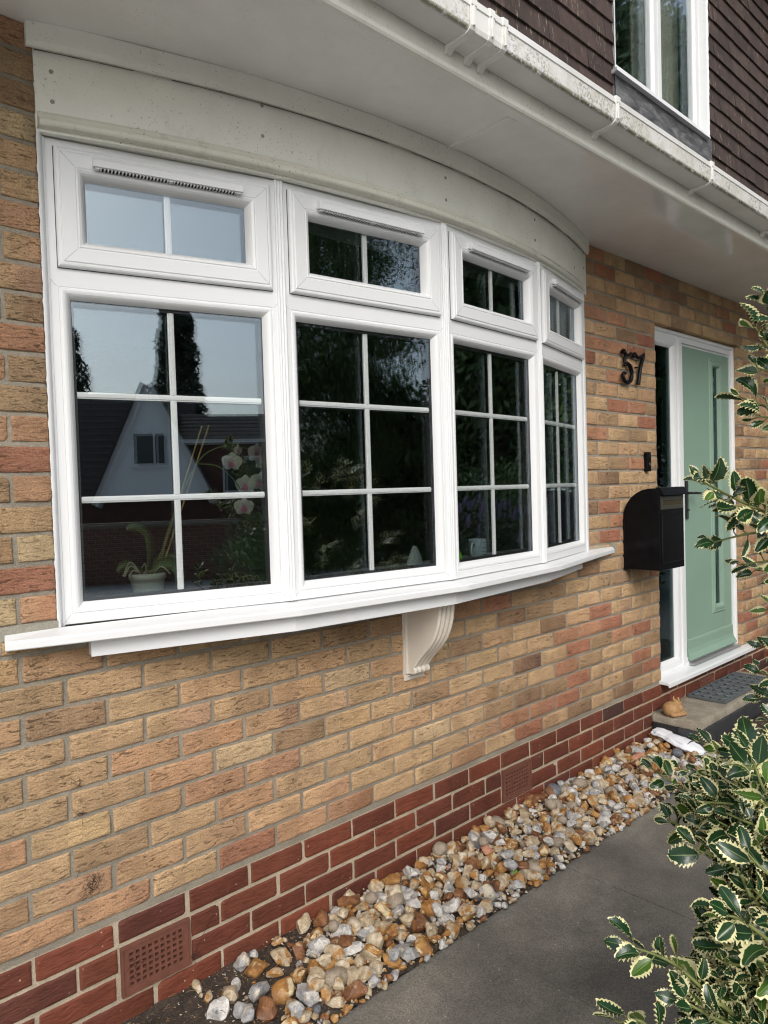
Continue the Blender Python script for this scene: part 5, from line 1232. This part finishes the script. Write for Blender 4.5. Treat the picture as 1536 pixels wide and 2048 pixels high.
def crumple(name, c, r_, h, mat, seed, pw=1.0):
    mb = MB(); loops = []; n = 22
    for k in range(12):
        t_ = k / 11; rr_ = (1 - t_ ** 1.6 * .82)
        loops.append([(c[0] + r_[0] * rr_ * math.cos(a * 2 * math.pi / n) * (1 + .22 * nz(math.cos(a * .285) * 3 + seed, math.sin(a * .285) * 3, t_ * 3)), c[1] + r_[1] * rr_ * math.sin(a * 2 * math.pi / n) * (1 + .22 * nz(math.cos(a * .285) * 3, math.sin(a * .285) * 3 + seed, t_ * 3)), c[2] + h * t_ + .08 * h * nz(a * .6, seed, t_ * 4)) for a in range(n)])
    mb.sweep(loops, True, 0, False); return mb.build(name, mat)
tag(crumple('tissue', (1.545, .045, ZW + .012), (.045, .022), .085, m_plain('tissue_paper', (.55, .57, .55), .8), 3), 'crumpled white tissue on the board behind the second bay pane', 'tissue')
mb = MB(); mb.box(1.42, 1.60, .012, .12, ZW, ZW + .010); tag(mb.build('notebook', m_plain('paper_cover', (.42, .40, .34), .6), bevel=.001), 'thin pale notebook under the crumpled tissue', 'notebook')
tag(crumple('green_packet', (1.80, .035, ZW), (.036, .014), .072, m_plain('lime_green_film', (.13, .50, .02), .4), 9), 'bright green crumpled packet beside the mug', 'packet')

# ------------------------------------------------------------------ across the road: what the windows reflect
def m_roof2():
    t = NT('neighbour_roof_tile'); co = t.co(); return t.fin(t.ramp(t.noise(co, 8, 6, .7), [(.3, (.035, .03, .028)), (.7, (.085, .072, .065))]), .85, t.bump(t.noise(co, 12, 3), .4, .02))
def neighbour():
    r = empty('neighbour_house', (0, -26, -1), 'white boarded gable house with dark tiled roofs across the road', 'house')
    rt = m_roof2(); YG = -24.0; G = -2.6
    br = m_plain('neighbour_brick', (.10, .045, .035), .9, .4, 3)
    mb = MB(); mb.box(-12, 4.8, -31, -24.35, G, 1.4); mb.box(-.3, 4.8, -30.8, -24.1, 1.4, 3.1); mb.build('wall', br, r)
    # tiled slopes in stepped courses
    def slope(x0, x1, ya, za, yb, zb_, n, name='roof'):
        mb = MB()
        for k in range(n):
            t0, t1 = k / n, (k + 1) / n; y0, z0, y1, z1 = ya + (yb - ya) * t0, za + (zb_ - za) * t0, ya + (yb - ya) * t1, za + (zb_ - za) * t1
            mb.hexa([(x0, y0, z0), (x1, y0, z0), (x1, y1, z1), (x0, y1, z1), (x0, y0, z0 + .07), (x1, y0, z0 + .07), (x1, y1, z1 + .02), (x0, y1, z1 + .02)])
        return mb.build(name, rt, r)
    slope(-12, .3, -24.25, 1.25, -27.6, 5.28, 16); slope(-12, .3, -31, 1.25, -27.6, 5.28, 8); slope(-.2, 5.0, -23.9, 3.15, -26.6, 4.35, 7); slope(-.2, 5.0, -31, 3.15, -26.6, 4.35, 7)
    ap, gl, gr_ = (-1.26, 5.02), (-2.95, 1.15), (.64, 1.15)
    # gable of overlapping white boards
    mb = MB(); z = 1.15
    while z < 4.9:
        z1 = min(z + .15, 5.0)
        def xl(q): return gl[0] + (ap[0] - gl[0]) * (q - gl[1]) / (ap[1] - gl[1])
        def xr(q): return gr_[0] + (ap[0] - gr_[0]) * (q - gr_[1]) / (ap[1] - gr_[1])
        mb.hexa([(xl(z), YG, z), (xr(z), YG, z), (xr(z), YG - .3, z), (xl(z), YG - .3, z), (xl(z1), YG - .022, z1), (xr(z1), YG - .022, z1), (xr(z1), YG - .3, z1), (xl(z1), YG - .3, z1)]); z = z1
    mb.build('gable_boarding', m_plain('white_boarding', (.80, .81, .82), .5), r)
    mb = MB()
    for a in (gl, gr_):
        dx, dz = ap[0] - a[0], ap[1] - a[1]; l = math.hypot(dx, dz); nx_, nzz = -dz / l, dx / l
        if nzz < 0: nx_, nzz = -nx_, -nzz
        for (o0, o1, y0, y1, mi) in ((-.02, .20, YG + .10, YG + .06, 0), (.20, .28, YG + .16, -27.4, 1)):
            A = (a[0] - dx * .05, a[1] - dz * .05); B = (ap[0] + dx * .02, ap[1] + dz * .02)
            mb.hexa([(A[0] + nx_ * o0, y0, A[1] + nzz * o0), (B[0] + nx_ * o0, y0, B[1] + nzz * o0), (B[0] + nx_ * o0, y1, B[1] + nzz * o0), (A[0] + nx_ * o0, y1, A[1] + nzz * o0), (A[0] + nx_ * o1, y0, A[1] + nzz * o1), (B[0] + nx_ * o1, y0, B[1] + nzz * o1), (B[0] + nx_ * o1, y1, B[1] + nzz * o1), (A[0] + nx_ * o1, y1, A[1] + nzz * o1)], mi)
    mb.build('verge_board', [m_plain('white_verge', (.7, .7, .7), .5), rt], r)
    mb = MB(); mitred(mb, lambda u, d, z: (u, YG + .03 + d, z), -1.84, -.70, 2.33, 3.48, [(0, 0), (0, .03), (.06, .03), (.06, .0)], back=-.08); mb.box(-1.13, -1.06, YG, YG + .05, 2.38, 3.42); mb.box(-1.9, -.64, YG, YG + .12, 2.26, 2.33)
    f = mb.build('window', m_plain('white_frame', (.75, .75, .75), .4), r); mb = MB(); mb.box(-1.8, -.75, YG + .0, YG + .012, 2.37, 3.44); mb.build('pane', m_plain('far_glass', (.03, .04, .045), .08), f)
    mb = MB(); mb.box(-.3, 5.0, -23.86, -23.74, 3.08, 3.19); mb.build('gutter', m_plain('white_gutter', (.7, .7, .7), .5), r)
    mb = MB(); mitred(mb, lambda u, d, z: (u, -24.1 + d, z), 1.2, 2.6, 1.3, 2.6, [(0, 0), (0, .04), (.07, .04), (.07, 0)], back=-.05); f = mb.build('window', m_plain('white_frame2', (.7, .7, .7), .4), r)
    mb = MB(); mb.box(1.25, 2.55, -24.1, -24.08, 1.35, 2.55); mb.build('pane', m_plain('far_glass2', (.03, .04, .045), .08), f)
    relocate(r)
neighbour()
def m_wall2():
    t = NT('garden_wall_brick'); co = t.co(); b = t.new('ShaderNodeTexBrick'); mp = t.co((1, 1, 1), (R(90), 0, 0)); t.t.links.new(mp, b.inputs['Vector']); b.inputs['Scale'].default_value = 1; b.inputs['Brick Width'].default_value = .225; b.inputs['Row Height'].default_value = .075; b.inputs['Mortar Size'].default_value = .008
    b.inputs['Color1'].default_value = (.20, .07, .045, 1); b.inputs['Color2'].default_value = (.13, .05, .035, 1); b.inputs['Mortar'].default_value = (.30, .26, .21, 1); return t.fin(b.outputs[0], .9)
gw = empty('garden_wall', (0, -12, -1), 'low red brick garden wall on the far side of the drive', 'garden wall')
mb = MB(); mb.box(-14, 3.0, -12.2, -12.0, -.6, .68); mb.build('brickwork', m_wall2(), gw); mb = MB(); mb.box(-14.05, 3.05, -12.24, -11.96, .68, .76); mb.build('coping', m_plain('coping', (.22, .18, .15), .8), gw); relocate(gw)

def foliage(n, sampler, size, seed, asp=.35, name='crown', mat=None, parent=None, droop=0.0):
    rg = np.random.RandomState(seed); P = sampler(n, rg); n = len(P)
    d = rg.normal(size=(n, 3)); d[:, 2] -= droop; d /= np.linalg.norm(d, axis=1)[:, None]; q = rg.normal(size=(n, 3)); s = np.cross(d, q); s /= np.linalg.norm(s, axis=1)[:, None]
    L = (size * rg.uniform(.6, 1.3, n))[:, None]; a = P - d * L * .5; b = P + d * L * .5; m_ = P + s * L * asp * .5; m2 = P - s * L * asp * .5
    V = np.stack([a, m_, b, m2], 1).reshape(-1, 3); me = bpy.data.meshes.new(name)
    me.vertices.add(4 * n); me.vertices.foreach_set('co', V.ravel()); me.loops.add(4 * n); me.loops.foreach_set('vertex_index', np.arange(4 * n, dtype=np.int32)); me.polygons.add(n); me.polygons.foreach_set('loop_start', np.arange(0, 4 * n, 4, dtype=np.int32))
    me.update(calc_edges=True); me.materials.append(mat); o = bpy.data.objects.new(name, me); C.objects.link(o); o.parent = parent; return o
def leafmat(name, a, b):
    t = NT(name); n = t.noise(t.co(), 1.3, 3); n2 = t.noise(t.co(), 25, 2); c = t.mix(.5, t.ramp(n, [(.35, a), (.65, b)]), t.ramp(n2, [(.3, .5), (.7, 1.5)]), 'MULTIPLY'); return t.fin(c, .5)
def cone_s(c, h, r, lumps=9):
    def f(n, rg):
        t = rg.uniform(0, 1, n) ** .9; th = rg.uniform(0, 2 * np.pi, n); prof = r * (np.sin(np.pi * np.clip(t * .86 + .14, 0, 1)) ** .55) * (1 - t * .35); bump = 1 + .22 * np.sin(th * 3 + t * 17 + c[0]) * np.cos(t * 29 + th) + .15 * np.sin(t * 47 + th * 5)
        rr_ = prof * bump * np.sqrt(rg.uniform(.35, 1, n)); return np.stack([c[0] + rr_ * np.cos(th), c[1] + rr_ * np.sin(th), c[2] + h * t], 1)
    return f
def lump_s(c, rad, k, seed, lr_=.34):
    def f(n, rg):
        r0 = np.random.RandomState(seed); u = r0.normal(size=(k, 3)); u /= np.linalg.norm(u, axis=1)[:, None]; u *= (r0.uniform(.35, 1, k) ** .5)[:, None] * .82; cen = u * np.array(rad) + np.array(c)
        sz = r0.uniform(.6, 1.25, k) * lr_ * min(rad); idx = rg.randint(0, k, n); v = rg.normal(size=(n, 3)); v /= np.linalg.norm(v, axis=1)[:, None]; v *= (rg.uniform(.25, 1, n) ** .45)[:, None]
        p = cen[idx] + v * sz[idx][:, None] * np.array([1.2, 1.2, .8]); return p[p[:, 2] > -.3]
    return f
def tree(name, label, base, h, sampler, n, size, mats, seed, tr=.15, asp=.35, limbs=6, cat='tree', spread=1.0, group=None):
    r = empty(name, base, label, cat, group); mb = MB(); rg = random.Random(seed)
    P = catmull([base, (base[0] + .1, base[1], base[2] + h * .35), (base[0] - .05, base[1] + .05, base[2] + h * .9)], 6); mb.tube(P, [tr * (1 - .85 * i / (len(P) - 1)) for i in range(len(P))], 9)
    for k in range(limbs):
        z = h * rg.uniform(.25, .8); a = rg.uniform(0, 6.28); l = spread * rg.uniform(.5, .9); mb.tube(catmull([(base[0], base[1], base[2] + z), (base[0] + l * .5 * math.cos(a), base[1] + l * .5 * math.sin(a), base[2] + z + l * .3), (base[0] + l * math.cos(a), base[1] + l * math.sin(a), base[2] + z + l * .7)], 4), tr * .3, 6)
    mb.build('trunk', m_plain('bark', (.10, .075, .055), .9, .3, 12, .4), r); foliage(n, sampler, size, seed, asp, 'crown', mats, r, .3); relocate(r); return r
GR1 = leafmat('cypress_green', (.018, .032, .016), (.035, .06, .025)); GR2 = leafmat('conifer_green', (.05, .095, .03), (.12, .20, .045)); GR3 = leafmat('broadleaf_green', (.035, .075, .018), (.085, .15, .035))
tree('cypress_tree', 'tall dark cypress rising behind the white gable', (-.45, -31, -2.6), 13.2, cone_s((-.45, -31, -1.5), 12.3, 1.42), 16000, .34, GR1, 1, .3, .3)
tree('cypress_tree', 'dark cypress at the left end of the neighbouring roof', (-5.75, -31, -2.6), 12.0, cone_s((-5.6, -31, -1.5), 11.4, 2.1), 15000, .36, GR1, 2, .3, .3)
tree('conifer_tree', 'tall bushy evergreen conifer standing beyond the path', (3.5, -7.0, -.4), 7.2, lump_s((3.6, -7.0, 3.2), (1.95, 1.6, 4.3), 190, 4), 170000, .085, GR2, 3, .14, .22, 8, spread=1.2)
tree('conifer_bush', 'low feathery conifer bush beside the tall evergreen', (1.9, -6.4, -.4), 1.6, lump_s((2.0, -6.4, .75), (1.45, 1.0, 1.35), 60, 14), 42000, .06, GR2, 15, .06, .22, 5, cat='bush', spread=.6)
tree('laurel_tree', 'leafy laurel tree with sky showing through its edge', (5.6, -7.2, -.4), 3.6, lump_s((5.7, -7.2, 1.4), (1.2, 1.2, 1.7), 60, 6), 26000, .12, GR3, 5, .10, .42, 8, spread=1.0)
tree('broadleaf_tree', 'tall dense green tree to the right of the drive', (11.0, -5.2, -.4), 10.5, lump_s((11.0, -5.2, 5.4), (3.0, 2.8, 5.6), 230, 8, .34), 150000, .17, GR3, 7, .28, .4, 12, spread=2.4)
tree('broadleaf_tree', 'green tree standing at the end of the front garden', (12.5, .8, -.4), 7.5, lump_s((12.5, .6, 3.6), (2.6, 2.4, 3.9), 90, 12, .32), 50000, .17, GR3, 9, .2, .4, 10, spread=1.8)
hd = empty('hedge', (9, -12, -.4), 'clipped green hedge along the far side of the drive', 'hedge')
def hs_(n, rg):
    return np.stack([rg.uniform(3.4, 18, n), -12 + rg.uniform(-.6, .6, n) , rg.uniform(-.4, 1.7, n) + .1 * rg.normal(size=n)], 1)
foliage(60000, hs_, .12, 13, .45, 'leaves', GR3, hd); relocate(hd)

LAV = leafmat('grey_green_leaf', (.03, .05, .02), (.07, .10, .045))
tree('garden_shrub', 'grey green shrub with purple flowers in the front border', (6.2, -2.9, -.4), .8, lump_s((6.2, -2.9, .25), (1.5, .9, .85), 50, 31), 30000, .06, LAV, 21, .03, .3, 5, cat='bush', spread=.5)
tree('garden_shrub', 'dark rounded evergreen shrub behind the purple flowered one', (8.6, -3.6, -.4), 1.2, lump_s((8.6, -3.6, .5), (1.7, 1.2, 1.2), 60, 33), 36000, .08, GR3, 23, .05, .4, 5, cat='bush', spread=.7)
r = [o for o in bpy.data.objects if o.name.startswith('garden_shrub') and o.location.x < 7][0]
mb = MB(); fr_ = random.Random(8)
for k in range(110):
    a = fr_.uniform(0, 6.28); q = fr_.uniform(0, 1) ** .5; x, y, z = 6.2 + 1.4 * q * math.cos(a), -2.9 + .85 * q * math.sin(a), .45 + .65 * math.sqrt(1 - q * q * .9) + fr_.uniform(-.1, .05)
    mb.tube([(x, y, z - .05), (x, y, z), (x + .01, y, z + .05)], [.010, .016, .006], 6)
o = mb.build('flowers', m_plain('purple_flower', (.15, .125, .24), .7)); o.parent = r; o.matrix_parent_inverse = Matrix.Translation(-r.location)
